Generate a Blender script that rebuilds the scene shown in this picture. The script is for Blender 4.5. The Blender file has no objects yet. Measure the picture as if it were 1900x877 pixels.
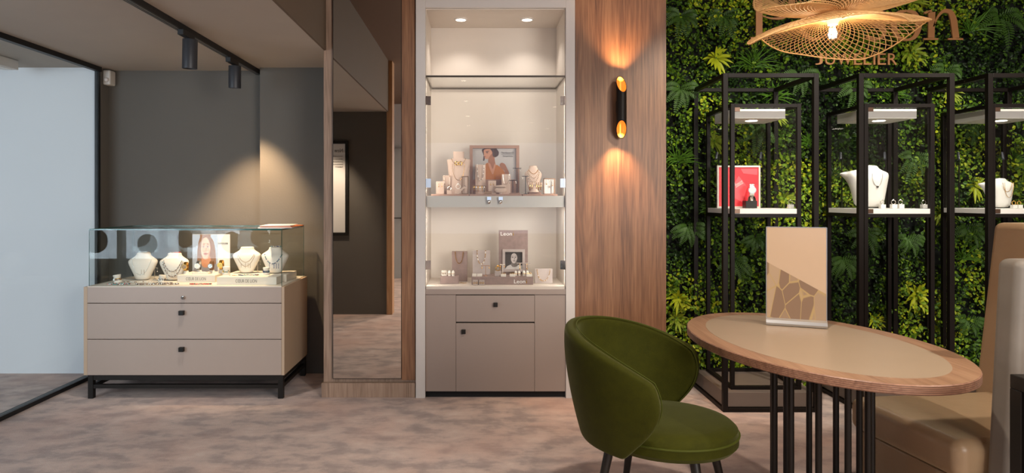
import bpy, math, random
from mathutils import Vector, Matrix
PI = math.pi
S = bpy.context.scene
C = S.collection
random.seed(7)
F = 1240.0; CZ = 1.35
def PX(px, D): return (px-885.0)/F*D
def PZ(py, D): return CZ-(py-368.0)/F*D

# ---------------------------------------------------------------- camera
cam = bpy.data.cameras.new('camera'); cam.sensor_width = 36; cam.lens = F/1900*36
cam.shift_x = 65/1900; cam.shift_y = -70.5/1900; cam.clip_start = .05
co = bpy.data.objects.new('camera', cam); C.objects.link(co)
co.location = (0, 0, CZ); co.rotation_euler = (PI/2, 0, 0); S.camera = co
S.view_settings.view_transform = 'Standard'
try: S.view_settings.look = 'None'
except Exception: pass
S.view_settings.gamma = 1; S.view_settings.use_curve_mapping = False
S.view_settings.exposure = 0.0

# ---------------------------------------------------------------- world and lights
W = bpy.data.worlds.new('sky'); S.world = W; W.use_nodes = True
W.node_tree.nodes['Background'].inputs[0].default_value = (.62, .76, 1, 1)
W.node_tree.nodes['Background'].inputs[1].default_value = 1.6
def lin(c):
    if isinstance(c, str): c = [int(c[i:i+2], 16)/255 for i in (0, 2, 4)]
    return tuple(x/12.92 if x <= .04045 else ((x+.055)/1.055)**2.4 for x in c)
WARM = (1, .74, .48); WARMW = (1, .83, .66); NEUT = (1, .93, .86); COOL = (.78, .88, 1)
def light(kind, name, loc, tgt, power, col, **k):
    l = bpy.data.lights.new(name, kind); l.energy = power; l.color = col
    for a, v in k.items(): setattr(l, a, v)
    o = bpy.data.objects.new(name, l); C.objects.link(o); o.location = loc
    d = Vector(tgt)-Vector(loc)
    o.rotation_euler = d.to_track_quat('-Z', 'Y').to_euler()
    return o
# daylight through the shop window, left and behind the glass partition
light('AREA', 'window_daylight', (-4.15, .15, 1.45), (-4.0, 5, 1.35), 165, COOL, shape='RECTANGLE', size=2.5, size_y=1.8)
light('AREA', 'added_room_fill', (2.7, -1.5, 1.9), (.6, 4, 1.0), 185, (1, .94, .88), shape='RECTANGLE', size=1.8, size_y=1.6)  # added soft fill from behind the camera
# recessed ceiling lamps of the high ceiling (their discs are built below)
CEIL = [(-.18, .0), (-.18, -1.9), (-.18, -3.9), (-.18, -5.6), (1.15, -5.0), (1.6, -6.2), (1.35, -2.6), (.62, 1.9), (2.9, 1.9), (2.1, -.6)]
for i, (x, y) in enumerate(CEIL):
    light('SPOT', 'ceiling_spot', (x, y, 2.9), (x, y+.001, 0), 170 if y > -3 else 60, (1, .87, .74), spot_size=math.radians(128), spot_blend=.8, shadow_soft_size=.045)
# ceiling spots aimed at the plant wall
for x in (1.55, 2.45, 3.35):
    light('SPOT', 'plant_wall_spot', (x, 3.25, 2.85), (x+.05, 4.95, .95), 108, (1, .93, .8), spot_size=math.radians(72), spot_blend=.7, shadow_soft_size=.03)
# track spots over the showcase
light('SPOT', 'track_lamp_beam', (-1.70, 3.97, 2.12), (-1.95, 4.75, .8), 50, NEUT, spot_size=math.radians(70), spot_blend=.8, shadow_soft_size=.02)
light('SPOT', 'track_lamp_beam', (-1.71, 4.78, 2.13), (-1.72, 5.14, 0.85), 190, (1, .68, .4), spot_size=math.radians(70), spot_blend=.75, shadow_soft_size=.03)

# ---------------------------------------------------------------- materials
M = {}
def nodes(m): return m.node_tree.nodes, m.node_tree.links
def mat(name, col, rough=.5, metal=0, var=0, vscale=20, bump=0, bscale=200, sheen=0, emit=None, es=0, coat=0, spec=None, alpha=None, trans=0):
    m = bpy.data.materials.new(name); m.use_nodes = True; n, l = nodes(m)
    b = n['Principled BSDF']; c = lin(col)
    b.inputs['Base Color'].default_value = (*c, 1); b.inputs['Roughness'].default_value = rough; b.inputs['Metallic'].default_value = metal
    tc = n.new('ShaderNodeTexCoord')
    nz = n.new('ShaderNodeTexNoise'); nz.inputs['Scale'].default_value = vscale; nz.inputs['Detail'].default_value = 3
    l.new(tc.outputs['Object'], nz.inputs['Vector'])
    hs = n.new('ShaderNodeHueSaturation'); hs.inputs['Color'].default_value = (*c, 1)
    mr = n.new('ShaderNodeMapRange'); mr.inputs['To Min'].default_value = 1-max(var, .015); mr.inputs['To Max'].default_value = 1+max(var, .015)
    l.new(nz.outputs['Fac'], mr.inputs['Value']); l.new(mr.outputs[0], hs.inputs['Value']); l.new(hs.outputs[0], b.inputs['Base Color'])
    if bump:
        n2 = n.new('ShaderNodeTexNoise'); n2.inputs['Scale'].default_value = bscale; n2.inputs['Detail'].default_value = 4
        l.new(tc.outputs['Object'], n2.inputs['Vector'])
        bp = n.new('ShaderNodeBump'); bp.inputs['Strength'].default_value = bump; bp.inputs['Distance'].default_value = .01
        l.new(n2.outputs['Fac'], bp.inputs['Height']); l.new(bp.outputs[0], b.inputs['Normal'])
    if sheen:
        b.inputs['Sheen Weight'].default_value = sheen; b.inputs['Sheen Roughness'].default_value = .35
        b.inputs['Sheen Tint'].default_value = (*[min(1, x*3+.1) for x in c], 1)
    if emit: b.inputs['Emission Color'].default_value = (*lin(emit), 1); b.inputs['Emission Strength'].default_value = es
    if coat: b.inputs['Coat Weight'].default_value = coat; b.inputs['Coat Roughness'].default_value = .08
    if spec is not None: b.inputs['Specular IOR Level'].default_value = spec
    M[name] = m; return m
def glass(name, tint=(.97, .99, .98), refl=1.0, rough=.0):
    m = bpy.data.materials.new(name); m.use_nodes = True; n, l = nodes(m); n.clear()
    out = n.new('ShaderNodeOutputMaterial'); mix = n.new('ShaderNodeMixShader'); t = n.new('ShaderNodeBsdfTransparent'); g = n.new('ShaderNodeBsdfGlossy')
    t.inputs[0].default_value = (*tint, 1); g.inputs['Roughness'].default_value = rough
    f = n.new('ShaderNodeLayerWeight'); f.inputs[0].default_value = .5     # Schlick reflectance, the same from both sides
    pw = n.new('ShaderNodeMath'); pw.operation = 'POWER'; pw.inputs[1].default_value = 5; l.new(f.outputs['Facing'], pw.inputs[0])
    mu = n.new('ShaderNodeMath'); mu.operation = 'MULTIPLY_ADD'; mu.inputs[1].default_value = .9*refl; mu.inputs[2].default_value = .035*refl
    l.new(pw.outputs[0], mu.inputs[0]); l.new(mu.outputs[0], mix.inputs[0]); l.new(t.outputs[0], mix.inputs[1]); l.new(g.outputs[0], mix.inputs[2]); l.new(mix.outputs[0], out.inputs[0])
    M[name] = m; return m
def wood(name, c1, c2, c3, axis='z', rough=.45, k=1.0):
    m = bpy.data.materials.new(name); m.use_nodes = True; n, l = nodes(m); b = n['Principled BSDF']; b.inputs['Roughness'].default_value = rough
    tc = n.new('ShaderNodeTexCoord')
    def mp(sc):
        q = n.new('ShaderNodeMapping'); a, lo = sc
        q.inputs['Scale'].default_value = {'z': (a, a, lo), 'x': (lo, a, a), 'y': (a, lo, a)}[axis]
        l.new(tc.outputs['Object'], q.inputs['Vector']); return q
    m1 = mp((5*k, .45*k)); nz = n.new('ShaderNodeTexNoise'); nz.inputs['Scale'].default_value = 1.0; nz.inputs['Detail'].default_value = 2; nz.inputs['Roughness'].default_value = .4
    l.new(m1.outputs[0], nz.inputs['Vector'])
    a = n.new('ShaderNodeMath'); a.operation = 'MULTIPLY'; a.inputs[1].default_value = 110; l.new(nz.outputs['Fac'], a.inputs[0])
    s = n.new('ShaderNodeMath'); s.operation = 'SINE'; l.new(a.outputs[0], s.inputs[0])
    m2 = mp((160*k, 5*k)); n2 = n.new('ShaderNodeTexNoise'); n2.inputs['Scale'].default_value = 1; n2.inputs['Detail'].default_value = 5
    l.new(m2.outputs[0], n2.inputs['Vector'])
    m3 = mp((18*k, .3*k)); n3 = n.new('ShaderNodeTexNoise'); n3.inputs['Scale'].default_value = 1; l.new(m3.outputs[0], n3.inputs['Vector'])
    x = n.new('ShaderNodeMath'); x.operation = 'MULTIPLY_ADD'; x.inputs[1].default_value = .045; x.inputs[2].default_value = 0; l.new(s.outputs[0], x.inputs[0])
    y = n.new('ShaderNodeMath'); y.operation = 'MULTIPLY_ADD'; y.inputs[1].default_value = .75; l.new(n2.outputs['Fac'], y.inputs[0]); l.new(x.outputs[0], y.inputs[2])
    z = n.new('ShaderNodeMath'); z.operation = 'MULTIPLY_ADD'; z.inputs[1].default_value = .55; l.new(n3.outputs['Fac'], z.inputs[0]); l.new(y.outputs[0], z.inputs[2])
    r = n.new('ShaderNodeValToRGB'); e = r.color_ramp.elements
    e[0].position = .38; e[0].color = (*lin(c1), 1); e[1].position = .92; e[1].color = (*lin(c3), 1); q = e.new(.64); q.color = (*lin(c2), 1)
    l.new(z.outputs[0], r.inputs[0]); l.new(r.outputs[0], b.inputs['Base Color'])
    bp = n.new('ShaderNodeBump'); bp.inputs['Strength'].default_value = .12; bp.inputs['Distance'].default_value = .004; l.new(n2.outputs['Fac'], bp.inputs['Height']); l.new(bp.outputs[0], b.inputs['Normal'])
    M[name] = m; return m
wood('oak', '5b3d2a', '80593e', '9a7151'); wood('oak_grey', '75604f', '977d6a', 'ad9480'); wood('oak_light', '96704e', 'b98f68', 'cfa880')
wood('ply_edge', '5e4032', '7e5a46', '96715a', axis='x', k=1)
wood('table_oak', '80604a', '9a765c', 'ab886c', axis='y', rough=.35)
# layered plywood edge: horizontal plies
m = M['ply_edge']; n, l = nodes(m); b = n['Principled BSDF']; tc = n['Texture Coordinate']; sp = n.new('ShaderNodeSeparateXYZ'); l.new(tc.outputs['Object'], sp.inputs[0])
ma = n.new('ShaderNodeMath'); ma.operation = 'MULTIPLY'; ma.inputs[1].default_value = 980; l.new(sp.outputs['Z'], ma.inputs[0]); sn = n.new('ShaderNodeMath'); sn.operation = 'SINE'; l.new(ma.outputs[0], sn.inputs[0])
mx = n.new('ShaderNodeMapRange'); mx.inputs['From Min'].default_value = -1; mx.inputs['To Min'].default_value = .62; mx.inputs['To Max'].default_value = 1.25; l.new(sn.outputs[0], mx.inputs['Value'])
hs = n.new('ShaderNodeHueSaturation'); l.new(b.inputs['Base Color'].links[0].from_socket, hs.inputs['Color']); l.new(mx.outputs[0], hs.inputs['Value']); l.new(hs.outputs[0], b.inputs['Base Color'])

mat('dark_paint', '5c5852', .75, var=.05, vscale=3, bump=.05, bscale=90)
mat('brown_paint', '5b4b3b', .75, var=.05, vscale=3)
mat('ceiling_paint', 'a49c92', .85, var=.04, vscale=4, bump=.06, bscale=120)
mat('white_paint', 'd9dadb', .5, var=.02, vscale=2)
mat('white_wall', 'd2d4d6', .6, var=.02, vscale=2)
mat('high_ceiling', '6a5646', .8, var=.03)
mat('frame_white', 'cfc9c4', .35, var=.01)
mat('niche_white', 'cdc2b6', .5, var=.012, bump=.03, bscale=300)
mat('lacquer', 'a5958a', .42, var=.035, vscale=2.5, spec=.6)
mat('lacquer_edge', 'b39c84', .5)
mat('niche_lacquer', '9c8c82', .42, var=.035, vscale=2.5, spec=.6)
mat('cream', 'd6cec2', .45)
mat('cream_leather', 'dcd5ca', .5, bump=.05, bscale=400)
mat('beige_suede', 'cdb3a0', .8, bump=.05)
mat('rose_wood', 'a07c68', .6, var=.08, vscale=30)
mat('taupe_marble', '85706a', .6, var=.25, vscale=35, bump=.05)
mat('grey_marble', 'a39690', .55, var=.16, vscale=30)
mat('black_metal', '17130f', .42, metal=.3, var=.06)
mat('black_steel', '150f0c', .5, var=.05, spec=.2)
mat('gap_black', '060606', .8)
mat('track_black', '0d0d0e', .5)
mat('spot_grey', '33353a', .45, metal=.2)
mat('chrome', 'd8d2cc', .12, metal=1)
mat('alu', 'b9babb', .3, metal=.9)
mat('mirror', 'd6d0c8', .015, metal=1)
mat('gold', 'd9ab5a', .22, metal=1)
mat('silver', 'd5d0c8', .2, metal=1)
mat('bronze', '8a6a50', .35, metal=.8)
mat('paper', 'e8e6e2', .7)
mat('print_grey', '6f6a66', .7)
mat('sign_copper', 'b07a4c', .42, metal=.25, var=.03)
mat('clip_brown', '6b5446', .3, metal=.6)
mat('vit_base', '6b5e56', .45, var=.06, vscale=6)
mat('box_white', 'dedad4', .5)
mat('detector', 'c8c4bd', .45)
mat('rattan', 'cfa46c', .55, var=.12, vscale=60)
mat('socket', 'c9b89a', .5)
mat('orange_print', 'd9763a', .6); mat('pale_print', 'd5cdc6', .6)
mat('red_print', 'e0303a', .45); mat('red_print_dark', 'c02430', .45); mat('red_print_light', 'f0525a', .45)
mat('skin', 'c68d6d', .6); mat('skin_shade', 'a06a4c', .6); mat('skin_pale', 'd9b8a6', .6); mat('skin_grey', 'b5aaa4', .6); mat('skin_grey_dark', '6d6460', .6)
mat('hair_brown', '4a3024', .6); mat('hair_light', '8c6a54', .6); mat('hair_grey', '3a3432', .6); mat('cloth_orange', 'b8702e', .6); mat('cloth_grey', '8d8c94', .6); mat('sky_print', 'a9b7cc', .6); mat('lips', '9b4d42', .6)
mat('pic_grey', 'b9b3ae', .6)
mat('glow_white', 'ffffff', .5, emit='fff1df', es=9)
mat('glow_led', 'ffffff', .5, emit='fff0dc', es=5.0)
mat('glow_amber', 'c07a30', .3, metal=.7, emit='ff9030', es=.9)
mat('filament', 'ffffff', .5, emit='ffdfae', es=14)
mat('disc_grey', '6e737c', .6)
mat('blue_bead', '2c3c7a', .2); mat('red_bead', 'b8302c', .25); mat('teal_bead', '3e8a8c', .2); mat('brown_bead', '6e4c38', .25); mat('pearl', 'efe6da', .18, coat=.5); mat('dark_bead', '3a3634', .2)
mat('seam', '22180e', .7)
mat('orchid', 'e9e3d5', .6); mat('door_grey', 'b4b9bb', .4)
mat('tabletop', 'a08c76', .36, var=.04, vscale=5, bump=.02, bscale=160, spec=.45)
mat('green_velvet', '2f3002', .8, var=.6, vscale=8, bump=.2, bscale=500, sheen=.7, spec=.12)
mat('velvet_piping', '383d05', .7, sheen=.5, spec=.2, bump=.1, bscale=600)
mat('bench_velvet', 'a08668', .36, var=.12, vscale=4, bump=.3, bscale=14, sheen=.45)
mat('panel_velvet', '6d665d', .6, var=.2, vscale=8, bump=.35, bscale=10, sheen=.3)
mat('back_velvet', 'a28464', .55, var=.08, vscale=5, bump=.3, bscale=10, sheen=.3)
for q in M['green_velvet'].node_tree.nodes:      # pile speckle
    if q.type == 'TEX_NOISE' and q.inputs['Scale'].default_value < 20: q.inputs['Scale'].default_value = 14; q.inputs['Detail'].default_value = 9; q.inputs['Roughness'].default_value = .85
for i, (nm, c) in enumerate([('leaf_dark', '1e3410'), ('leaf_mid', '3d5c14'), ('leaf_bright', '72901c'), ('leaf_lime', 'a4ad22'), ('leaf_fern', '38561a'), ('leaf_grass', '4c7420'), ('leaf_lance', '8a9a2e'), ('leaf_ivory', '9aa98c')]):
    mat(nm, c, .5, var=.25, vscale=9, spec=.3)
mat('wall_backing', '0d120a', .9)
glass('glass_case', (.975, .99, .982), .5); glass('glass_clear', (.985, .99, .985), .6); glass('glass_wall', (.93, .955, .96), .5); glass('glass_bulb', (.97, .96, .94), .9)
mat('glass_edge', '0e4a44', .15, coat=.6); mat('shelf_edge', '5e564e', .25, metal=.4)
mat('frosted', 'cfcac0', .3)
mat('acrylic', 'c3b8a8', .12, coat=.4)
# frosted glass fascia
m = glass('fascia_glass', (.78, .80, .76), 1.0)
# carpet
m = bpy.data.materials.new('carpet'); m.use_nodes = True; n, l = nodes(m); b = n['Principled BSDF']; b.inputs['Roughness'].default_value = .95
tc = n.new('ShaderNodeTexCoord'); mp = n.new('ShaderNodeMapping'); mp.inputs['Scale'].default_value = (1.0, 1.5, 1); l.new(tc.outputs['Object'], mp.inputs['Vector'])
n1 = n.new('ShaderNodeTexNoise'); n1.inputs['Scale'].default_value = 5.0; n1.inputs['Detail'].default_value = 6; n1.inputs['Roughness'].default_value = .6; n1.inputs['Distortion'].default_value = .08; l.new(mp.outputs[0], n1.inputs['Vector'])
r = n.new('ShaderNodeValToRGB'); e = r.color_ramp.elements
e[0].position = .28; e[0].color = (*lin('8e7f7a'), 1); e[1].position = .74; e[1].color = (*lin('d0c0b6'), 1)
for p, c in ((.44, 'a5948e'), (.51, 'b9a59c'), (.58, 'c2aca2')): q = e.new(p); q.color = (*lin(c), 1)
n3 = n.new('ShaderNodeTexNoise'); n3.inputs['Scale'].default_value = 1.3; n3.inputs['Detail'].default_value = 3; l.new(tc.outputs['Object'], n3.inputs['Vector'])
n2 = n.new('ShaderNodeTexNoise'); n2.inputs['Scale'].default_value = 260; n2.inputs['Detail'].default_value = 2; l.new(tc.outputs['Object'], n2.inputs['Vector'])
l.new(n1.outputs['Fac'], r.inputs[0])
mx = n.new('ShaderNodeMix'); mx.data_type = 'RGBA'; mx.inputs[7].default_value = (*lin('c79f8e'), 1); l.new(r.outputs[0], mx.inputs[6])
mr = n.new('ShaderNodeMapRange'); mr.inputs['From Min'].default_value = .45; mr.inputs['From Max'].default_value = .68; mr.inputs['To Max'].default_value = .55; l.new(n3.outputs['Fac'], mr.inputs['Value']); l.new(mr.outputs[0], mx.inputs[0])
hs = n.new('ShaderNodeHueSaturation'); mr2 = n.new('ShaderNodeMapRange'); mr2.inputs['To Min'].default_value = .72; mr2.inputs['To Max'].default_value = 1.28; l.new(n2.outputs['Fac'], mr2.inputs['Value']); l.new(mr2.outputs[0], hs.inputs['Value']); l.new(mx.outputs[2], hs.inputs['Color']); l.new(hs.outputs[0], b.inputs['Base Color'])
bp = n.new('ShaderNodeBump'); bp.inputs['Strength'].default_value = .5; bp.inputs['Distance'].default_value = .01; l.new(n2.outputs['Fac'], bp.inputs['Height']); l.new(bp.outputs[0], b.inputs['Normal'])
b.inputs['Sheen Weight'].default_value = .15; M['carpet'] = m
# cracked-earth print of the table card
m = bpy.data.materials.new('crack_print'); m.use_nodes = True; n, l = nodes(m); b = n['Principled BSDF']; b.inputs['Roughness'].default_value = .35
tc = n.new('ShaderNodeTexCoord'); mp = n.new('ShaderNodeMapping'); mp.inputs['Scale'].default_value = (19, 19, 8.5); mp.inputs['Rotation'].default_value = (0, .35, 0); l.new(tc.outputs['Object'], mp.inputs['Vector'])
v = n.new('ShaderNodeTexVoronoi'); v.feature = 'DISTANCE_TO_EDGE'; v.inputs['Scale'].default_value = 1; l.new(mp.outputs[0], v.inputs['Vector'])
v2 = n.new('ShaderNodeTexVoronoi'); v2.inputs['Scale'].default_value = 1; l.new(mp.outputs[0], v2.inputs['Vector'])
r2 = n.new('ShaderNodeValToRGB'); r2.color_ramp.elements[0].color = (*lin('7d634d'), 1); r2.color_ramp.elements[1].color = (*lin('a48a6d'), 1); r2.color_ramp.elements[0].position = .3; r2.color_ramp.elements[1].position = .6
sc = n.new('ShaderNodeSeparateColor'); l.new(v2.outputs['Color'], sc.inputs[0]); l.new(sc.outputs[0], r2.inputs[0])
r = n.new('ShaderNodeValToRGB'); r.color_ramp.elements[0].position = .012; r.color_ramp.elements[1].position = .035; r.color_ramp.elements[0].color = (0, 0, 0, 1); l.new(v.outputs['Distance'], r.inputs[0])
mx = n.new('ShaderNodeMix'); mx.data_type = 'RGBA'; mx.inputs[6].default_value = (*lin('a58a5c'), 1); l.new(r.outputs[0], mx.inputs[0]); l.new(r2.outputs[0], mx.inputs[7]); l.new(mx.outputs[2], b.inputs['Base Color']); M['crack_print'] = m
mat('card_beige', 'b79c80', .3, coat=.3)

# ---------------------------------------------------------------- mesh helpers
class MB:
    def __init__(s): s.v = []; s.f = []; s.m = []; s.i = 0
    def mat(s, i): s.i = i; return s
    def add(s, vs, fs):
        k = len(s.v); s.v += [tuple(p) for p in vs]
        for f in fs: s.f.append(tuple(k+a for a in f)); s.m.append(s.i)
        return s
    def box(s, x0, x1, y0, y1, z0, z1, rz=0, rx=0):
        vs = [(x0, y0, z0), (x1, y0, z0), (x1, y1, z0), (x0, y1, z0), (x0, y0, z1), (x1, y0, z1), (x1, y1, z1), (x0, y1, z1)]
        if rz or rx:
            c = Vector(((x0+x1)/2, (y0+y1)/2, z0)); R_ = Matrix.Rotation(rz, 3, 'Z') @ Matrix.Rotation(rx, 3, 'X')
            vs = [c+R_ @ (Vector(p)-c) for p in vs]
        return s.add(vs, [(0, 3, 2, 1), (4, 5, 6, 7), (0, 1, 5, 4), (1, 2, 6, 5), (2, 3, 7, 6), (3, 0, 4, 7)])
    def rings(s, rs, cap=True, closed=False):
        n = len(rs[0]); vs = [p for r in rs for p in r]; fs = []
        L = len(rs)
        for i in range(L if closed else L-1):
            a = i*n; b = ((i+1) % L)*n
            for j in range(n): fs.append((a+j, a+(j+1) % n, b+(j+1) % n, b+j))
        if cap and not closed: fs.append(tuple(range(n-1, -1, -1))); fs.append(tuple((L-1)*n+j for j in range(n)))
        return s.add(vs, fs)
    def path(s, pts, r, n=8, closed=False):
        pts = [Vector(p) for p in pts]; L = len(pts); rs = []
        up = None
        for i, p in enumerate(pts):
            if closed: t = pts[(i+1) % L]-pts[i-1]
            else: t = pts[min(i+1, L-1)]-pts[max(i-1, 0)]
            t = t.normalized() if t.length > 1e-9 else Vector((0, 0, 1))
            if up is None: up = Vector((0, 0, 1)) if abs(t.z) < .9 else Vector((1, 0, 0))
            a = t.cross(up).normalized() if t.cross(up).length > 1e-6 else t.orthogonal().normalized(); b = a.cross(t).normalized(); up = b
            rr = r[i] if isinstance(r, (list, tuple)) else r
            rs.append([p+a*rr*math.cos(2*PI*k/n)+b*rr*math.sin(2*PI*k/n) for k in range(n)])
        return s.rings(rs, closed=closed)
    def tube(s, a, b, r, r2=None, n=12): return s.path([a, b], [r, r if r2 is None else r2], n)
    def bar(s, a, b, w):
        a = Vector(a); b = Vector(b); h = w/2
        lo = [min(a[i], b[i])-h for i in range(3)]; hi = [max(a[i], b[i])+h for i in range(3)]
        return s.box(lo[0], hi[0], lo[1], hi[1], lo[2], hi[2])
    def lathe(s, prof, c=(0, 0, 0), n=24, sx=1, sy=1, cap=True):
        return s.rings([[(c[0]+r*sx*math.cos(2*PI*k/n), c[1]+r*sy*math.sin(2*PI*k/n), c[2]+z) for k in range(n)] for r, z in prof], cap=cap)
    def ball(s, c, r, n=8, m=5, sz=1):
        return s.lathe([(r*math.sin(PI*(i+.02)/(m+.04)), -r*sz*math.cos(PI*(i+.02)/(m+.04))) for i in range(m+1)], c, n)
    def poly(s, pts, y0, y1):      # outline in X,Z given a real thickness in Y
        n = len(pts); vs = [(x, y0, z) for x, z in pts]+[(x, y1, z) for x, z in pts]
        return s.add(vs, [tuple(range(n)), tuple(range(2*n-1, n-1, -1))]+[((j+1) % n, j, n+j, n+(j+1) % n) for j in range(n)])
    def ell(s, cx, cz, rx, rz, y0, y1, n=20, a0=0, a1=2*PI, rot=0):
        P = []
        for k in range(n+(0 if a1-a0 > 6.2 else 1)):
            t = a0+(a1-a0)*k/n; u, w = rx*math.cos(t), rz*math.sin(t)
            P.append((cx+u*math.cos(rot)-w*math.sin(rot), cz+u*math.sin(rot)+w*math.cos(rot)))
        return s.poly(P, y0, y1)
    def stroke(s, pts, y0, y1, sub=6):    # pen stroke (x, z, width) in X,Z
        P = []
        n = len(pts)
        for i in range(n-1):
            p0 = pts[max(i-1, 0)]; p1 = pts[i]; p2 = pts[i+1]; p3 = pts[min(i+2, n-1)]
            for k in range(sub):
                t = k/sub
                P.append(tuple(.5*((2*b)+(c-a)*t+(2*a-5*b+4*c-d)*t*t+(-a+3*b-3*c+d)*t**3) for a, b, c, d in zip(p0, p1, p2, p3)))
        P.append(tuple(pts[-1])); vs = []
        for i, p in enumerate(P):
            a = P[max(i-1, 0)]; b = P[min(i+1, len(P)-1)]; dx, dz = b[0]-a[0], b[1]-a[1]; q = math.hypot(dx, dz) or 1; nx, nz = -dz/q*p[2]/2, dx/q*p[2]/2
            vs += [(p[0]+nx, y0, p[1]+nz), (p[0]-nx, y0, p[1]-nz), (p[0]-nx, y1, p[1]-nz), (p[0]+nx, y1, p[1]+nz)]
        L = len(P); fs = []
        for i in range(L-1):
            for j in range(4): fs.append((4*i+j, 4*i+(j+1) % 4, 4*i+4+(j+1) % 4, 4*i+4+j))
        fs += [(3, 2, 1, 0), (4*L-4, 4*L-3, 4*L-2, 4*L-1)]
        return s.add(vs, fs)
    def text(s, t, x0, x1, z0, z1, y0, y1, mirror=False):
        cu = bpy.data.curves.new('t', 'FONT'); cu.body = t; cu.extrude = .02; cu.resolution_u = 3
        o = bpy.data.objects.new('t', cu); C.objects.link(o)
        dg = bpy.context.evaluated_depsgraph_get(); me = bpy.data.meshes.new_from_object(o.evaluated_get(dg))
        xs = [v.co.x for v in me.vertices]; ys = [v.co.y for v in me.vertices]; a, b, c, d = min(xs), max(xs), min(ys), max(ys)
        vs = []
        for v in me.vertices:
            u = (v.co.x-a)/(b-a); w = (v.co.y-c)/(d-c)
            if mirror: u = 1-u
            vs.append((x0+(x1-x0)*u, y0 if v.co.z > 0 else y1, z0+(z1-z0)*w))
        s.add(vs, [tuple(p.vertices) for p in me.polygons])
        bpy.data.objects.remove(o); bpy.data.curves.remove(cu); bpy.data.meshes.remove(me); return s
    def xf(s, M4, start=0):
        for i in range(start, len(s.v)): s.v[i] = tuple(M4 @ Vector(s.v[i]))
        return s
    def build(s, name, mats, parent=None, origin=None, smooth=False, bevel=0, seg=2, local=False):
        if isinstance(mats, str): mats = [mats]
        if parent is not None and origin is None: origin = (0, 0, 0) if local else tuple(parent['_o'])
        if origin is None:
            xs, ys, zs = zip(*s.v); origin = ((min(xs)+max(xs))/2, (min(ys)+max(ys))/2, min(zs))
        vs = [(a-origin[0], b-origin[1], c-origin[2]) for a, b, c in s.v]
        me = bpy.data.meshes.new(name); me.from_pydata(vs, [], s.f)
        for q in mats: me.materials.append(M[q])
        for p, i in zip(me.polygons, s.m): p.material_index = i; p.use_smooth = smooth
        if smooth:
            try: me.set_sharp_from_angle(angle=math.radians(40))
            except Exception: pass
        me.update()
        o = bpy.data.objects.new(name, me); C.objects.link(o)
        if parent is not None: o.parent = parent
        else: o.location = origin
        o['_o'] = origin
        if bevel:
            b = o.modifiers.new('bevel', 'BEVEL'); b.width = bevel; b.segments = seg; b.limit_method = 'ANGLE'; b.angle_limit = math.radians(40); b.harden_normals = smooth
        return o
def tag(o, label=None, cat=None, group=None, kind=None):
    if label: o['label'] = label
    if cat: o['category'] = cat
    if group: o['group'] = group
    if kind: o['kind'] = kind
    return o
def thing(name, loc, label, cat, group=None, rz=0):
    o = bpy.data.objects.new(name, None); o.empty_display_size = .05; C.objects.link(o); o.location = loc; o.rotation_euler = (0, 0, rz); o['_o'] = tuple(loc)
    return tag(o, label, cat, group)
def struct(name, mb, mats, parent=None, **k):
    o = mb.build(name, mats, parent, **k)
    if parent is None: o['kind'] = 'structure'
    return o
def copy_tree(o, parent=None):
    c = o.copy(); C.objects.link(c)
    if parent is not None: c.parent = parent
    for ch in list(o.children): copy_tree(ch, c)
    return c

# ================================================================ the room
H1, H2 = 2.36, 2.95
WA, WBk, WW = 5.29, 5.16, 5.16
struct('floor', MB().box(-5.6, 4.4, -7.1, 5.5, -.1, 0), 'carpet', origin=(0, 0, 0))
struct('ceiling', MB().box(-5.6, -1.045, 1.3, 5.5, H1, H1+.59), 'ceiling_paint')
struct('ceiling_high', MB().box(-1.0299, 4.4, 1.3, 5.5, H2, H2+.1).box(-5.6, 4.4, -7.1, 1.3, H2, H2+.1), 'high_ceiling')
struct('wall_bulkhead', MB().box(-1.0449, -1.03, 1.3, 4.56, H1, H2), 'brown_paint')
struct('wall_back_left', MB().box(-2.93, -2.915, 5.161, WA, 0, H1).box(-2.93, -1.675, WA, 5.5, 0, H1).box(-1.675, -1.0, WBk, 5.5, 0, H1), 'dark_paint')
struct('wall_back_white', MB().box(-5.6, -2.93, WW, 5.5, 0, H1), 'white_wall')
struct('wall_left', MB().box(-5.7, -5.6, -7.1, 5.5, 0, H2), 'white_wall')
struct('wall_right', MB().box(4.2, 4.4, -7.1, 5.5, 0, H2), 'brown_paint')
struct('wall_front', MB().box(-5.6, -2.7, -7.2, -7.1, 0, H2).box(2.6, 4.4, -7.2, -7.1, 0, H2).box(-2.7, 2.6, -7.2, -7.1, 0, .5).box(-2.7, 2.6, -7.2, -7.1, 2.7, H2), 'brown_paint')
struct('wall_partition', MB().box(-2.75, -1.05, 1.16, 1.30, 0, H2), 'dark_paint')
struct('trim_1', MB().box(-1.05, -.985, 1.14, 1.32, 0, H2), 'oak_light')
struct('wall_behind_wood', MB().box(-1.0, 4.4, 5.12, 5.5, 0, H2), 'wall_backing')
# shop front window left, behind the glass partition
wf = thing('window_1', (-4, .35, 0), None, None); wf['kind'] = 'structure'
fr = MB()
for x in (-5.55, -4.62, -3.82, -2.78): fr.box(x-.035, x+.035, .3, .4, 0, H2)
fr.box(-5.6, -2.75, .3, .4, 0, .12).box(-5.6, -2.75, .3, .4, 2.35, H2)
fr.build('window_frame', 'black_metal', wf)
MB().box(-5.55, -2.78, .345, .355, .1, 2.36).build('window_pane', 'glass_clear', wf)
dd = MB()
for x, z, r_ in ((-4.28, .76, .13), (-3.72, .86, .15), (-4.95, .80, .16), (-3.18, .78, .14)): dd.ell(x, z, r_, r_, .357, .361, 28)
dd.build('round_decals', 'disc_grey', wf)
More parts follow.
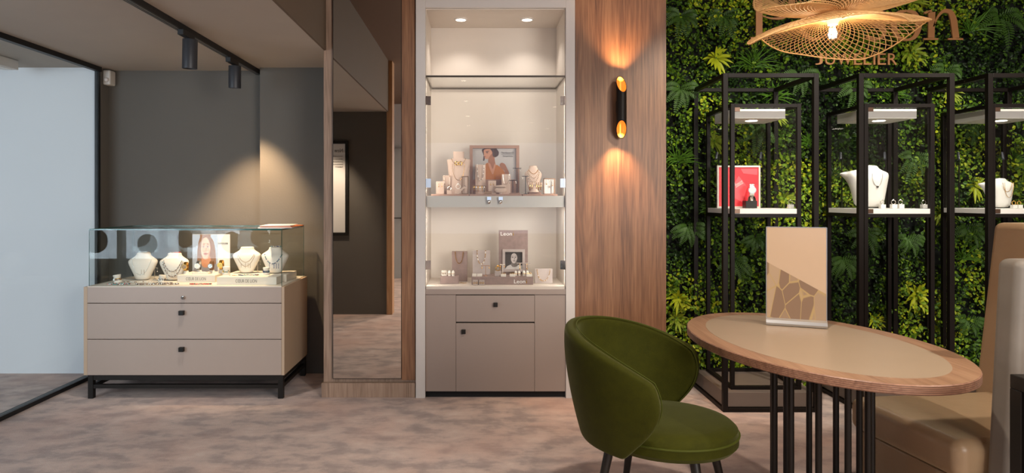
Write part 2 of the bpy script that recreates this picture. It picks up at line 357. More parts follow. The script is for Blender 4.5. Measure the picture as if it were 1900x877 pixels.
# glass partition
gp = thing('window_2', (-2.91, 3.2, 0), None, None); gp['kind'] = 'structure'
MB().box(-2.916, -2.904, 1.32, 5.13, .03, 2.34).build('pane', 'glass_wall', gp)
MB().box(-2.935, -2.885, 1.32, 5.15, 0, .028).box(-2.93, -2.89, 1.32, 5.15, 2.325, H1).build('track_rail', 'track_black', gp)
MB().box(-2.935, -2.906, 5.13, 5.159, 0, H1).build('post', 'track_black', gp)
# door seen at the end of the corridor in the mirror
dr = thing('door_1', (-1.35, -2.2, 0), None, None); dr['kind'] = 'structure'
MB().box(-1.9, -.9, -2.24, -2.2, 0, 2.2).build('door_panel', 'door_grey', dr, bevel=.004)
MB().tube((-1.28, -2.2, 1.02), (-1.28, -2.14, 1.02), .01).tube((-1.28, -2.14, 1.02), (-1.42, -2.14, 1.02), .009).build('door_handle', 'black_metal', dr)
struct('wall_corridor', MB().box(-2.75, -.9, -2.4, -2.25, 0, H2), 'white_wall')

# ================================================================ wood columns, plinths
struct('trim_2', MB().box(PX(600, 4.56), PX(772, 4.56), 4.57, 5.12, 0, H2), 'oak_grey', origin=(0, 0, 0))
struct('trim_3', MB().box(PX(745, 4.56), PX(770.5, 4.56), 4.548, 4.57, .115, H2), 'oak', origin=(.3, 0, 0))
struct('baseboard_left', MB().box(PX(597, 4.545), PX(770.5, 4.545), 4.535, 4.57, 0, PZ(710, 4.54)), 'oak_grey', bevel=.002)
struct('trim_4', MB().box(PX(1067.5, 4.56), PX(1236, 4.56), 4.56, 5.12, 0, H2), 'oak', origin=(0, .2, .35))
struct('baseboard_right', MB().box(PX(1067.5, 4.56), PX(1237, 4.56), 4.545, 4.56, 0, .09), 'oak', bevel=.002)

# tall mirror
mz0 = PZ(703, 4.54)
mi = thing('wall_mirror', (PX(681, 4.54), 4.56, mz0), 'tall frameless rectangular mirror fixed on the grey oak column', 'mirror')
MB().box(PX(618, 4.54), PX(744, 4.54), 4.545, 4.5455, mz0+.004, 2.76).build('mirror_glass', 'mirror', mi)
MB().box(PX(617, 4.54), PX(745, 4.54), 4.546, 4.5695, mz0, 2.765).build('backing', 'black_metal', mi)

# framed notice on the partition wall, seen in the mirror
nf = thing('framed_notice', (-1.78, 1.3, .92), 'tall dark framed white notice, seen reflected in the mirror', 'picture')
fr = MB(); x0, x1, z0, z1 = -2.1, -1.495, .92, 2.02
fr.box(x0, x1, 1.302, 1.335, z0, z0+.035).box(x0, x1, 1.302, 1.335, z1-.035, z1).box(x0, x0+.035, 1.302, 1.335, z0+.035, z1-.035).box(x1-.035, x1, 1.302, 1.335, z0+.035, z1-.035)
fr.build('frame', 'black_metal', nf)
MB().box(x0+.035, x1-.035, 1.302, 1.315, z0+.035, z1-.035).build('poster', 'paper', nf)
t = MB().text('New', -1.66, -1.56, 1.885, 1.93, 1.320, 1.316, mirror=True)
for i, s_ in enumerate(('Would you like to', 'discover the new', 'collection of this', 'season? Ask our', 'team')):
    w = .3 if i < 4 else .09
    t.text(s_, -1.56-w, -1.56, 1.83-i*.03, 1.846-i*.03, 1.320, 1.316, mirror=True)
t.build('lettering', 'print_grey', nf)

# ================================================================ display niche with cabinet
NF, NB = 4.52, 5.04
nx0, nx1 = PX(789, NF), PX(1050, NF); nzt = PZ(14, NF); nzf = .754
st = thing('display_cabinet', (.125, NF, 0), 'tall white lit display cabinet with glass doors and taupe lower doors', 'display cabinet')
ox0, ox1 = PX(771.5, NF), PX(1067, NF)
MB().box(ox0, nx0, NF, 5.12, 0, H2).box(nx1, ox1, NF, 5.12, 0, H2).box(nx0, nx1, NF, 5.12, nzt, H2).build('surround', 'frame_white', st, bevel=.0015)
MB().box(nx0+.0005, nx0+.004, NF+.03, NB, nzf, nzt-.001).box(nx1-.004, nx1-.0005, NF+.03, NB, nzf, nzt-.001).box(nx0+.0005, nx1-.0005, NB, NB+.03, nzf, nzt-.001).box(nx0+.004, nx1-.004, NF+.03, NB, nzt-.006, nzt-.001).build('lining', 'niche_white', st)
MB().box(nx0+.004, nx1-.004, NF+.015, NB, nzf-.03, nzf).build('display_floor', 'niche_white', st)
zmb0 = PZ(384, 4.55)-.006
# downlights of the niche
for px in (855, 978):
    x = PX(px, 4.79); d = MB().lathe([(.05, -.001), (.05, -.005), (.036, -.008), (.036, -.002)], (x, 4.79, nzt-.006), 28, cap=False).build('downlight_ring', 'frame_white', st, smooth=True)
    MB().lathe([(.036, -.001), (.036, -.004)], (x, 4.79, nzt-.006), 24).build('downlight_lens', 'glow_white', d, origin=tuple(st['_o']))
    light('SPOT', 'cabinet_spot', (x, 4.79, nzt-.03), (x, 4.79, 1), 6.4, NEUT, spot_size=math.radians(120), spot_blend=.6, shadow_soft_size=.03)
# slim LED profiles in the front corners of each compartment
for x, a in ((nx0+.008, 1), (nx1-.008, -1)):
    for z0, z1, pw in ((nzf+.02, 1.27, 1.0), (1.39, 2.15, 1.5)):
        light('AREA', 'led_profile', (x, NF+.03, (z0+z1)/2), (x+a*.42, 5.0, (z0+z1)/2), pw, NEUT, shape='RECTANGLE', size=.012, size_y=z1-z0)
light('AREA', 'shelf_fill', (.125, 4.66, zmb0), (.125, 4.75, 0), 1.3, NEUT, shape='RECTANGLE', size=.85, size_y=.02)  # added fill to brighten the lower compartment, not a known fitting
# upper glass shelf
zs = PZ(140, 4.535)
g = MB().box(nx0+.006, nx1-.006, 4.54, NB-.003, zs-.010, zs).build('glass_shelf', 'glass_clear', st)
e_ = MB().box(nx0+.005, nx1-.005, 4.534, 4.54, zs-.012, zs+.001).box(nx0+.0055, nx0+.013, 4.54, NB-.001, zs-.012, zs+.001).box(nx1-.013, nx1-.0055, 4.54, NB-.001, zs-.012, zs+.001).box(nx0+.013, nx1-.013, NB-.012, NB-.001, zs-.012, zs+.001)
e_.build('shelf_rim', 'shelf_edge', g, origin=tuple(st['_o']))
# middle shelf, thick
zm = 1.368; zmb = PZ(384, 4.55)
sh = MB().box(nx0+.006, nx1-.006, 4.56, NB-.002, zmb, zm).build('middle_shelf', 'niche_white', st)
MB().box(nx0+.01, nx1-.01, 4.548, 4.556, zmb-.001, zm-.004).build('fascia', 'frosted', sh, origin=tuple(st['_o']))
# glass doors
xm = PX(918.5, 4.53)
for a, b, hx in ((nx0+.003, xm-.001, nx0+.004), (xm+.001, nx1-.003, nx1-.004)):
    d = MB().box(a, b, 4.524, 4.530, nzf+.005, zs-.014).build('glass_door', 'glass_clear', st)
    s = 1 if hx < 0 else -1
    for py in (187, 339.5, 491):
        z = PZ(py, 4.53); h = MB().box(min(hx, hx+s*.034), max(hx, hx+s*.034), 4.518, 4.5235, z-.03, z+.03).box(min(hx, hx+s*.012), max(hx, hx+s*.012), 4.512, 4.518, z-.03, z+.03)
        for q in (-.014, .014): h.path([(hx+s*.023, 4.518, z+q), (hx+s*.023, 4.514, z+q)], .006, 12)
        h.build('hinge', 'chrome', d, origin=tuple(st['_o']))
    lx = PX(907.5 if hx < 0 else 929, 4.53)
    MB().box(lx-.014, lx+.014, 4.518, 4.5235, PZ(371, 4.52), PZ(365, 4.52)).lathe([(.008, 0), (.010, -.006), (.010, -.02), (.005, -.026)], (lx, 4.518, PZ(371, 4.52)), 14).build('door_lock', 'chrome', d, origin=tuple(st['_o']), smooth=True)
# lower cupboard
zc = PZ(537, 4.525)
MB().box(nx0+.001, nx1-.001, 4.525, 5.1, PZ(546, 4.525), zc+.002).build('worktop', 'niche_lacquer', st)
MB().box(nx0+.001, nx1-.001, 4.56, 5.1, .045, PZ(546, 4.525)-.001).build('carcass', 'gap_black', st)
a, b = PX(846, 4.53), PX(992, 4.53)
def front(n_, x0, x1, z0, z1, knob=None):
    f = MB().box(x0+.001, x1-.001, 4.531, 4.559, z0+.001, z1-.001).build(n_, 'niche_lacquer', st, bevel=.001)
    if knob:
        kx, kz = PX(knob[0], 4.52), PZ(knob[1], 4.52)
        MB().box(kx-.014, kx+.014, 4.505, 4.5305, kz-.014, kz+.014).build('knob', 'black_metal', f, origin=tuple(st['_o']), bevel=.002)
front('side_panel', nx0, a, PZ(726, 4.53), PZ(546.5, 4.53)); front('side_panel', b, nx1, PZ(726, 4.53), PZ(546.5, 4.53))
front('drawer', a, b, PZ(597, 4.53), PZ(547.5, 4.53), (919.5, 565)); front('door', a, b, PZ(726, 4.53), PZ(599, 4.53), (860, 615))
MB().box(nx0+.001, nx1-.001, 4.55, 4.6, 0, .044).build('kickboard', 'gap_black', st)

# ================================================================ things: jewellery builders
SO = {}
def yfront(H, Wd, x, z, dk=.42):
    t = max(0, min(1, z/H)); P = BP
    for i in range(len(P)-1):
        if P[i][0] <= t <= P[i+1][0]:
            k = (t-P[i][0])/(P[i+1][0]-P[i][0]); hw = P[i][1]+(P[i+1][1]-P[i][1])*k; hd = P[i][2]+(P[i+1][2]-P[i][2])*k; yo = P[i][3]+(P[i+1][3]-P[i][3])*k; break
    hw *= Wd/2; hd *= Wd/2; q = 1-(abs(x)/hw)**2.4
    return yo*Wd-hd*(max(q, .02)**.5)
BP = [(0, .46, .40, 0), (.12, .52, .40, 0), (.35, .74, .40, .0), (.56, .94, .42, .01), (.65, 1.0, .40, .02), (.71, .98, .38, .03), (.77, .84, .35, .05), (.84, .60, .33, .06), (.90, .47, .31, .07), (.96, .45, .31, .08), (1.0, .47, .33, .08)]
def bust(name, loc, H, Wd, mt, label, cat='bust', group=None, rz=0):
    mb = MB(); n = 28; rs = []
    for t, hw, hd, yo in BP:
        r = []
        for k in range(n):
            a = 2*PI*k/n; c, s = math.cos(a), math.sin(a); e = 2/2.4
            r.append((hw*Wd/2*math.copysign(abs(c)**e, c), yo*Wd+hd*Wd/2*math.copysign(abs(s)**e, s), t*H))
        rs.append(r)
    mb.rings(rs)
    o = mb.build(name, mt, None, origin=(0, 0, 0), smooth=True); o.location = loc; o.rotation_euler = (0, 0, rz)
    sb = o.modifiers.new('sub', 'SUBSURF'); sb.levels = 1; sb.render_levels = 1
    return tag(o, label, cat, group)
def necklace(loc, H, Wd, z0, drop, w, mats, r, label, nb=34, name='necklace', rz=0, cat='necklace', power=.9, multi=None):
    mb = MB(); N = nb; Q = []
    for i in range(241):
        t = -math.cos(PI*i/240); x = w*t; z = z0-drop*max(0, 1-abs(t)**2)**power
        Q.append((x, yfront(H, Wd, x, z)-r*.9, z))
    N = min(110, int(sum((Vector(b)-Vector(a)).length for a, b in zip(Q, Q[1:]))/(2.15*r)))
    for i, (x, y, z) in enumerate(respace(Q, N)):
        rr = r*(multi[i % len(multi)] if multi else 1)
        mb.mat(i*7 % len(mats) if len(mats) > 1 else 0).ball((x, y, z), rr, 6, 4)
    o = mb.build(name, mats, None, origin=(0, 0, 0), smooth=True); o.location = loc; o.rotation_euler = (0, 0, rz)
    return tag(o, label, cat)
def respace(P, n):
    P = [Vector(p) for p in P]; L = [0]
    for a, b in zip(P, P[1:]): L.append(L[-1]+(b-a).length)
    out = []; j = 0
    for i in range(n):
        t = L[-1]*i/(n-1)
        while j < len(L)-2 and L[j+1] < t: j += 1
        out.append(P[j].lerp(P[j+1], (t-L[j])/max(1e-9, L[j+1]-L[j])))
    return out
def flat_string(pts, mats, r, label, name='necklace', cat='necklace', group=None):
    mb = MB()
    for i, p in enumerate(pts): mb.mat(random.randrange(len(mats))).ball(p, r*random.uniform(.8, 1.15), 6, 4)
    return tag(mb.build(name, mats, None, smooth=True), label, cat, group)
def loop_string(cx, cy, z, a, b, mats, r, label, name='bracelet', cat='bracelet', n=None, rot=0, group=None):
    n = n or int(2*PI*max(a, b)*.8/(2*r)); P = []
    for k in range(n):
        t = 2*PI*k/n; u = a*math.cos(t)*(1+.08*math.sin(3*t)); v = b*math.sin(t)
        P.append((cx+u*math.cos(rot)-v*math.sin(rot), cy+u*math.sin(rot)+v*math.cos(rot), z+r))
    return flat_string(P, mats, r, label, name, cat, group)
def torus(mb, c, R_, r, ax='y', n=20, a0=0, a1=2*PI):
    P = []; full = a1-a0 > 6.2
    for k in range(n if full else n+1):
        t = a0+(a1-a0)*k/n; u, v = R_*math.cos(t), R_*math.sin(t)
        P.append((c[0]+u, c[1], c[2]+v) if ax == 'y' else ((c[0]+u, c[1]+v, c[2]) if ax == 'z' else (c[0], c[1]+u, c[2]+v)))
    mb.path(P, r, 6, closed=full); return mb
def block(name, x0, x1, y0, y1, z0, z1, mt, label, cat='display block', bevel=.002, group=None, rx=0):
    return tag(MB().box(x0, x1, y0, y1, z0, z1, rx=rx).build(name, mt, None, bevel=bevel), label, cat, group)
def tstand(x, y, z, h, w, mt, label, r=.0022, two=True):
    t = thing('earring_stand', (x, y, z), label, 'jewellery stand')
    MB().lathe([(.014, 0), (.014, .003), (.004, .005)], (x, y, z), 16).tube((x, y, z+.004), (x, y, z+h), r, n=8).build('post', mt, t, smooth=True)
    MB().tube((x-w/2, y, z+h), (x+w/2, y, z+h), r, n=8).build('crossbar', mt, t, smooth=True)
    return t
def drops(x, y, z, gap, L, mt, label, n=2):
    t = thing('earrings', (x, y, z-L), label, 'earrings')
    for s in ((-1, 1) if n == 2 else (0,)):
        mb = MB(); torus(mb, (x+s*gap/2, y-.003, z-.004), .004, .0008, 'y', 10)
        mb.tube((x+s*gap/2, y-.003, z-.008), (x+s*gap/2, y-.003, z-L+.006), .0008, n=6).ball((x+s*gap/2, y-.003, z-L+.004), .0042, 8, 5)
        mb.build('earring', mt, t, smooth=True)
    return t
def ring_on_stand(x, y, z, s, label, mt='gold', base='cream'):
    a = tag(MB().box(x-.014*s, x+.014*s, y-.014*s, y+.014*s, z, z+.022*s).build('ring_stand', base, None, bevel=.002), 'small pale stand under '+label, 'jewellery stand')
    mb = MB(); torus(mb, (x, y, z+.022*s+.011*s), .0095*s, .0018*s, 'y', 18); mb.ball((x, y-.002, z+.022*s+.0215*s), .005*s, 8, 5)
    tag(mb.build('ring', mt, None, smooth=True), label, 'ring')
def roll_bracelet(x, y, z, s, mats, label, lb, tilt=0):
    R_ = Matrix.Translation((x, y, z)) @ Matrix.Rotation(tilt, 4, 'Y')
    mb = MB().lathe([(.026*s, 0), (.028*s, .006*s), (.021*s, .022*s), (.021*s, .034*s), (.026*s, .052*s), (.024*s, .058*s)], (0, 0, 0), 20); mb.xf(R_)
    o = mb.build('bracelet_holder', 'cream_leather', None, smooth=True); tag(o, label, 'bracelet holder')
    mb = MB()
    for k, zz in enumerate((.022, .030)):
        for j in range(26):
            t = 2*PI*j/26; mb.mat(random.randrange(len(mats))).ball(((.0245*s)*math.cos(t), (.0245*s)*math.sin(t), zz*s), .0034*s, 6, 4)
    mb.xf(R_); tag(mb.build('bracelet', mats, None, smooth=True), lb, 'bracelet')
def watch(x, y, z, s, label, mt='gold', face='bronze', stand='cream', rz=0):
    st_ = tag(MB().lathe([(.02*s, 0), (.018*s, .01*s), (.014*s, .02*s)], (x, y+.004, z), 16, sy=.7).build('watch_stand', stand, None, smooth=True), 'small stand holding the '+label, 'jewellery stand')
    w = thing('wristwatch', (x, y, z+.02*s), label, 'watch', rz=rz)
    c = (0, -.004, .028*s)
    mb = MB(); n = 20; rs = []
    for k in range(n):
        t = 2*PI*k/n; cx_, cz_ = .024*s*math.cos(t)*.75, .028*s*math.sin(t); hw = .009*s
        nx, nz = math.cos(t), math.sin(t)
        # strap loops front to back, wide in X
        rs.append([(-hw, cx_, c[2]+cz_), (hw, cx_, c[2]+cz_), (hw, cx_+nx*.002, c[2]+cz_+nz*.002), (-hw, cx_+nx*.002, c[2]+cz_+nz*.002)])
    mb.rings(rs, closed=True); mb.build('strap', mt, w, local=True, smooth=True)
    cs = MB(); cs.path([(0, -.018*s, c[2]), (0, -.027*s, c[2])], .0165*s, 24); cs.build('case', mt, w, local=True, smooth=True)
    MB().path([(0, -.0272*s, c[2]), (0, -.0276*s, c[2])], .0135*s, 24).build('dial', face, w, local=True)
    return w
def portrait(mb, x0, x1, z0, z1, y, ms, style):
    """printed portrait made of thin ink layers; ms = indices (bg, skin, shade, hair, cloth, lips)"""
    W_, H_ = x1-x0, z1-z0; X = lambda u: x0+W_*u; Z = lambda v: z0+H_*v; bg, sk, sh_, ha, cl, li = ms; d = .0004
    def soft(pts):
        n = len(pts); out = []
        if n < 5 or n > 20: return pts
        for i in range(n):
            a, b, c, e = pts[i-1], pts[i], pts[(i+1) % n], pts[(i+2) % n]
            edge = any(q in (0, 1) for q in b+c)
            for j in range(1 if edge else 4):
                t = j/4; out.append(tuple(.5*(2*q+(r_-p)*t+(2*p-5*q+4*r_-s_)*t*t+(-p+3*q-3*r_+s_)*t**3) for p, q, r_, s_ in zip(a, b, c, e)))
        return out
    P = lambda i, k, pts: mb.mat(i).poly([(X(min(1, max(0, u))), Z(min(1, max(0, v)))) for u, v in soft(pts)], y-d*k, y-d*(k-1)-.00001)
    mb.mat(bg).poly([(x0, z0), (x1, z0), (x1, z1), (x0, z1)], y-d*.9, y)
    if style == 'profile':
        P(ha, 2, [(.22, .98), (.25, .78), (.24, .62), (.27, .62), (.3, .75), (.45, .98)])
        P(ha, 2, [(.26, 1), (.24, .84), (.45, .74), (.52, .72), (.59, .78), (.6, .9), (.55, 1)])
        P(sk, 3, [(.27, .97), (.255, .86), (.262, .8), (.25, .77), (.272, .745), (.275, .70), (.32, .66), (.40, .70), (.48, .82), (.46, .92), (.40, .99)])
        P(sh_, 4, [(.37, .70), (.48, .86), (.51, .6), (.53, .4), (.4, .32), (.36, .52)])
        P(cl, 5, [(.05, 0), (.12, .14), (.3, .5), (.37, .5), (.46, .17), (.53, .46), (.62, .42), (.7, .32), (.8, .1), (.8, 0)])
        P(sk, 6, [(.36, .5), (.46, .18), (.53, .48), (.5, .5), (.46, .34), (.4, .52)])
        P(sh_, 6, [(.62, .46), (.66, .54), (.74, .5), (.8, .34), (.84, .2), (.83, 0), (.72, 0), (.74, .26), (.66, .36)])
        P(ha, 7, [(.30, .90), (.36, .92), (.38, .91), (.36, .905), (.31, .885)]); P(ha, 7, [(.31, .865), (.33, .884), (.37, .868), (.33, .85)]); P(li, 7, [(.272, .755), (.31, .75), (.3, .735), (.275, .735)])
        P(ha, 8, [(.40, 1), (.45, .9), (.47, .74), (.55, .78), (.55, 1)])
    else:
        P(ha, 2, [(.2, .1), (.22, .7), (.36, .98), (.62, 1), (.82, .85), (.92, .5), (.95, 0), (.6, 0), (.4, .1)])
        P(cl, 3, [(.0, 0), (.12, .16), (.36, .26), (.7, .26), (1, .2), (1, 0)])
        P(sh_, 4, [(.42, .45), (.66, .45), (.74, .2), (.5, .12), (.36, .22)])
        ps = [(.52+.185*math.cos(t), .64+.285*math.sin(t)*(1 if math.sin(t) > 0 else 1.08)) for t in [2*PI*k/24 for k in range(24)]]; P(sk, 5, ps)
        P(ha, 6, [(.34, .62), (.38, .84), (.56, .93), (.72, .8), (.72, 1), (.3, 1)])
        for u in (.44, .61):
            P(ha, 7, [(u-.07, .73), (u, .765), (u+.07, .738), (u, .742)]); P(bg, 7, [(u-.055, .672), (u, .695), (u+.055, .672), (u, .652)]); mb.mat(ha).ell(X(u), Z(.674), W_*.022, H_*.02, y-d*9, y-d*8, 12); P(ha, 8, [(u-.06, .674), (u-.02, .704), (u+.02, .704), (u+.06, .674), (u+.02, .692), (u-.02, .692)])
        P(sh_, 7, [(.535, .68), (.57, .575), (.535, .552), (.49, .565), (.53, .575)]); P(li, 7, [(.45, .487), (.50, .512), (.53, .503), (.56, .512), (.61, .487), (.53, .455)]); P(sh_, 6, [(.66, .5), (.70, .62), (.705, .7), (.69, .78), (.72, .64), (.66, .44), (.56, .37), (.62, .44)])
    mb.mat(0)

# ---------------------------------------------------------------- middle shelf of the cabinet
zt = zm
def tray(x0, x1, y0, y1, h, lab): return block('display_tray', PX(x0, 4.62), PX(x1, 4.62), y0, y1, zt, zt+h, 'rose_wood', lab, 'tray')
tray(800, 870, 4.60, 4.86, .012, 'rose-brown tray at the left end of the middle cabinet shelf')
tray(871, 968, 4.60, 4.86, .012, 'wide rose-brown tray in the middle of the middle cabinet shelf')
tray(969.5, 1034, 4.60, 4.86, .012, 'rose-brown tray at the right end of the middle cabinet shelf')
zt += .012
def slab_bust(px0, px1, py0, D, label, mt='beige_suede', rz=0):
    x0, x1 = PX(px0, D), PX(px1, D); c = (x0+x1)/2; hw = (x1-x0)/2; z1 = PZ(py0, D); H = z1-zt
    mb = MB(); rs = []
    for t, w, d_, o_ in [(0, .72, .028, 0), (.25, .76, .026, .0), (.6, .9, .022, .004), (.79, .99, .018, .008), (.815, .96, .018, .009), (.83, .5, .019, .012), (.86, .45, .02, .014), (1, .47, .026, .018)]:
        rs.append([(c+hw*w*math.copysign(abs(math.cos(a))**.55, math.cos(a)), D+o_+d_*math.copysign(abs(math.sin(a))**.8, math.sin(a)), zt+H*t) for a in [2*PI*k/24 for k in range(24)]])
    mb.rings(rs); return tag(mb.build('necklace_bust', mt, None, smooth=True), label, 'bust'), c, H
_, c1, Hb = slab_bust(829, 873, 281, 4.76, 'large beige suede necklace bust left of the wooden picture frame')
def hang(xc, y, z1, w, drop, mats, r, label, n=40, power=.8, name='necklace', chain=False):
    P = []
    for i in range(241):
        t = -math.cos(PI*i/240); P.append((xc+w*t, y, z1-drop*max(0, 1-abs(t)**2.2)**power))
    P = respace(P, n if chain else max(8, int(sum(math.dist(a, b) for a, b in zip(P, P[1:]))/(2.1*r))))
    if chain:
        mb = MB().path(P, r, 6); return tag(mb.build(name, mats, None, smooth=True), label, 'necklace')
    return flat_string(P, mats, r, label, name)
hang(c1, 4.735, PZ(294, 4.735), .05, .045, ['gold'], .0025, 'chunky gold link necklace high on the large suede bust', 26)
mb = MB(); torus(mb, (c1-.014, 4.731, PZ(303, 4.735)), .012, .0034); torus(mb, (c1+.014, 4.731, PZ(303, 4.735)), .012, .0034)
tag(mb.build('necklace_pendant', 'gold', None, smooth=True), 'gold interlinked double ring pendant on the large suede bust', 'pendant')
hang(c1, 4.732, PZ(304, 4.735), .043, .115, ['gold'], .0012, 'thin gold chain with a long V drop on the large suede bust', 40, .5, chain=True)
# framed picture of the woman
px0, px1 = PX(871.5, 4.93), PX(963, 4.93); z0, z1 = zt, PZ(270, 4.93)
pf = thing('picture_frame', ((px0+px1)/2, 4.93, z0), 'rose-brown wooden picture frame with a woman in an orange blouse', 'picture')
b_ = PZ(333, 4.93); f_ = .022
MB().box(px0, px1, 4.9, 4.94, z0, b_).box(px0, px1, 4.9, 4.94, z1-f_, z1).box(px0, px0+f_, 4.9, 4.94, b_, z1-f_).box(px1-f_, px1, 4.9, 4.94, b_, z1-f_).build('frame', 'rose_wood', pf, bevel=.001)
mb = MB(); portrait(mb, px0+f_, px1-f_, b_, z1-f_, 4.925, (0, 1, 2, 3, 4, 5), 'profile')
mb.build('portrait', ['pic_grey', 'skin', 'skin_shade', 'hair_brown', 'cloth_orange', 'lips'], pf)
MB().text('The House Of', PX(930, 4.92), PX(953, 4.92), PZ(285, 4.92), PZ(281.5, 4.92), 4.918, 4.92).text('Spangenberg', PX(933, 4.92), PX(951, 4.92), PZ(291, 4.92), PZ(288, 4.92), 4.918, 4.92).box(PX(930, 4.92), PX(953, 4.92), 4.918, 4.92, PZ(286.8, 4.92), PZ(286.4, 4.92)).build('lettering', 'print_grey', pf)
def slab(a, b, t_, D, mt, label, z=None, th=.012, rx=-.06, cat='necklace stand', name='necklace_stand'):
    z = zt if z is None else z
    return tag(MB().box(PX(a, D), PX(b, D), D, D+th, z, PZ(t_, D), rx=rx).build(name, mt, None, bevel=.0015), label, cat)
slab(809, 824, 336.5, 4.68, 'beige_suede', 'low beige earring card holder at the left end of the middle shelf', cat='earring holder', name='earring_holder')
drops(PX(817, 4.672), 4.672, PZ(340, 4.67), .022, .026, 'gold', 'pair of long gold earrings on the low left beige holder')
slab(821.5, 836, 325, 4.73, 'beige_suede', 'tall narrow beige stand behind the leftmost earring holder')
hang(PX(829, 4.72), 4.722, PZ(326, 4.72), .02, .09, ['gold', 'pearl'], .003, 'gold and pearl necklace on the tall narrow beige stand', 30, .5)
slab(882, 901, 305, 4.80, 'beige_suede', 'tall beige stand in front of the wooden picture frame')
hang(PX(891.5, 4.79), 4.788, PZ(305, 4.79), .024, .115, ['pearl', 'silver'], .0042, 'silver bead necklace on the stand before the wooden picture frame', 34, .45)
ring_on_stand(PX(834, 4.65), 4.65, zt, 1.25, 'round gold ring left of the large suede bust', 'silver', 'beige_suede')
ring_on_stand(PX(850, 4.64), 4.64, zt, 1.6, 'big pearl ring in front of the large suede bust', 'pearl', 'beige_suede')
# small brown frame
x0, x1 = PX(856.5, 4.69), PX(869.5, 4.69); z1 = PZ(326.5, 4.69)
o_ = thing('framed_stand', ((x0+x1)/2, 4.69, zt), 'small brown framed stand just left of the picture frame', 'picture')
MB().box(x0, x0+.006, 4.68, 4.70, zt, z1).box(x1-.006, x1, 4.68, 4.70, zt, z1).box(x0+.006, x1-.006, 4.68, 4.70, z1-.006, z1).box(x0+.006, x1-.006, 4.68, 4.70, zt, zt+.006).build('frame', 'bronze', o_)
MB().box(x0+.006, x1-.006, 4.69, 4.694, zt+.006, z1-.006).build('back_panel', 'beige_suede', o_)
# wave shaped ring cushion
mb = MB(); rs = []
for k in range(10):
    t = k/9; x = PX(848+18*t, 4.63); z = zt+.002+.05*math.sin(t*PI*.62)**1.3
    rs.append([(x, 4.60, z), (x, 4.65, z), (x+.004, 4.65, max(zt, z-.012)), (x+.004, 4.60, max(zt, z-.012))])
mb.rings(rs); tag(mb.build('ring_ramp', 'beige_suede', None, smooth=True), 'curved beige ramp for rings in front of the large suede bust', 'jewellery stand')
mb = MB()
for k in range(3): torus(mb, (PX(857+2.6*k, 4.61), 4.607, zt+.033+.008*k), .008, .002)
tag(mb.build('ring_trio', 'silver', None, smooth=True), 'three silver rings in a row on the curved beige ramp', 'rings')
# bangle bar
bb = thing('bangle_rack', (PX(889, 4.65), 4.65, zt), 'low brown bar rack under the framed picture holding gold bangles', 'jewellery stand')
x0, x1 = PX(875.5, 4.65), PX(902.5, 4.65); z1 = PZ(346, 4.65)
MB().box(x0, x0+.005, 4.64, 4.66, zt, z1).box(x1-.005, x1, 4.64, 4.66, zt, z1).box(x0, x1, 4.64, 4.66, z1, z1+.006).build('bar', 'bronze', bb)
for i in range(6):
    mb = MB(); torus(mb, (PX(880+3.6*i, 4.65), 4.65, z1-.014), .021, .0024, 'x', 22)
    tag(mb.build('bangle', 'gold' if i % 2 == 0 else 'silver', None, smooth=True), ['gold bangle at the left end of the low bar rack', 'silver bangle second from the left on the bar rack', 'gold bangle third from the left on the bar rack', 'silver bangle fourth from the left on the bar rack', 'gold bangle fifth from the left on the bar rack', 'silver bangle at the right end of the low bar rack'][i], 'bangle', 'bangles on the low bar rack')
block('name_block', PX(899, 4.63), PX(912.5, 4.63), 4.615, 4.63, zt, zt+.02, 'bronze', 'tiny brown name block in front of the bangle rack')
slab(906, 920.5, 335, 4.7, 'beige_suede', 'beige earring holder right of the bangle rack', cat='earring holder', name='earring_holder')
drops(PX(913.3, 4.692), 4.692, PZ(339, 4.69), .02, .018, 'gold', 'pair of short gold earrings right of the bangle rack')
mb = MB(); x, y = PX(929, 4.66), 4.66
mb.lathe([(.0, 0), (.036, .004), (.043, .016), (.038, .03), (.03, .036), (.036, .044), (.034, .052), (0, .056)], (x, y, zt+.008), 20, sx=1, sy=.6)
mb.lathe([(.012, 0), (.012, .01)], (x, y, zt), 10); tag(mb.build('bracelet_pillow', 'beige_suede', None, smooth=True), 'puffy beige pillow holding a silver bracelet before the picture frame', 'cushion')
mb = MB().path([(x-.03+.006*i, y-.0235+.0004*abs(i-5)**1.3, zt+.047) for i in range(11)], .0028, 6); tag(mb.build('bracelet', 'silver', None, smooth=True), 'silver bracelet wrapped on the puffy beige pillow', 'bracelet')
slab(931, 947.5, 323, 4.78, 'beige_suede', 'beige stand behind the puffy pillow')
hang(PX(939, 4.77), 4.770, PZ(323.5, 4.77), .022, .07, ['silver'], .0012, 'thin silver chain on the stand behind the puffy pillow', 20, .45, chain=True)
for (p, t_, w, D, la) in ((951.5, 334.5, .055, 4.68, 'low dark T-bar earring stand right of the puffy pillow'), (959.5, 312, .06, 4.80, 'tallest dark T-bar earring stand at the right edge of the picture'), (975, 327, .05, 4.72, 'dark T-bar earring stand just left of the small bust')):
    z = PZ(t_, D); tstand(PX(p, D), D, zt, z-zt, w, 'black_metal', la); drops(PX(p, D), D, z, w*.8, .022, 'silver', 'pair of silver drop earrings on the '+la[:la.index(' T-bar')]+' T-bar stand')
for (p0, p1, la) in ((945, 956, 'small flat brown plate under the low T-bar stand'), (953.5, 965, 'small flat brown plate in front of the tallest T-bar stand')):
    block('small_plate', PX(p0, 4.63), PX(p1, 4.63), 4.615, 4.645, zt, zt+.008, 'rose_wood', la)
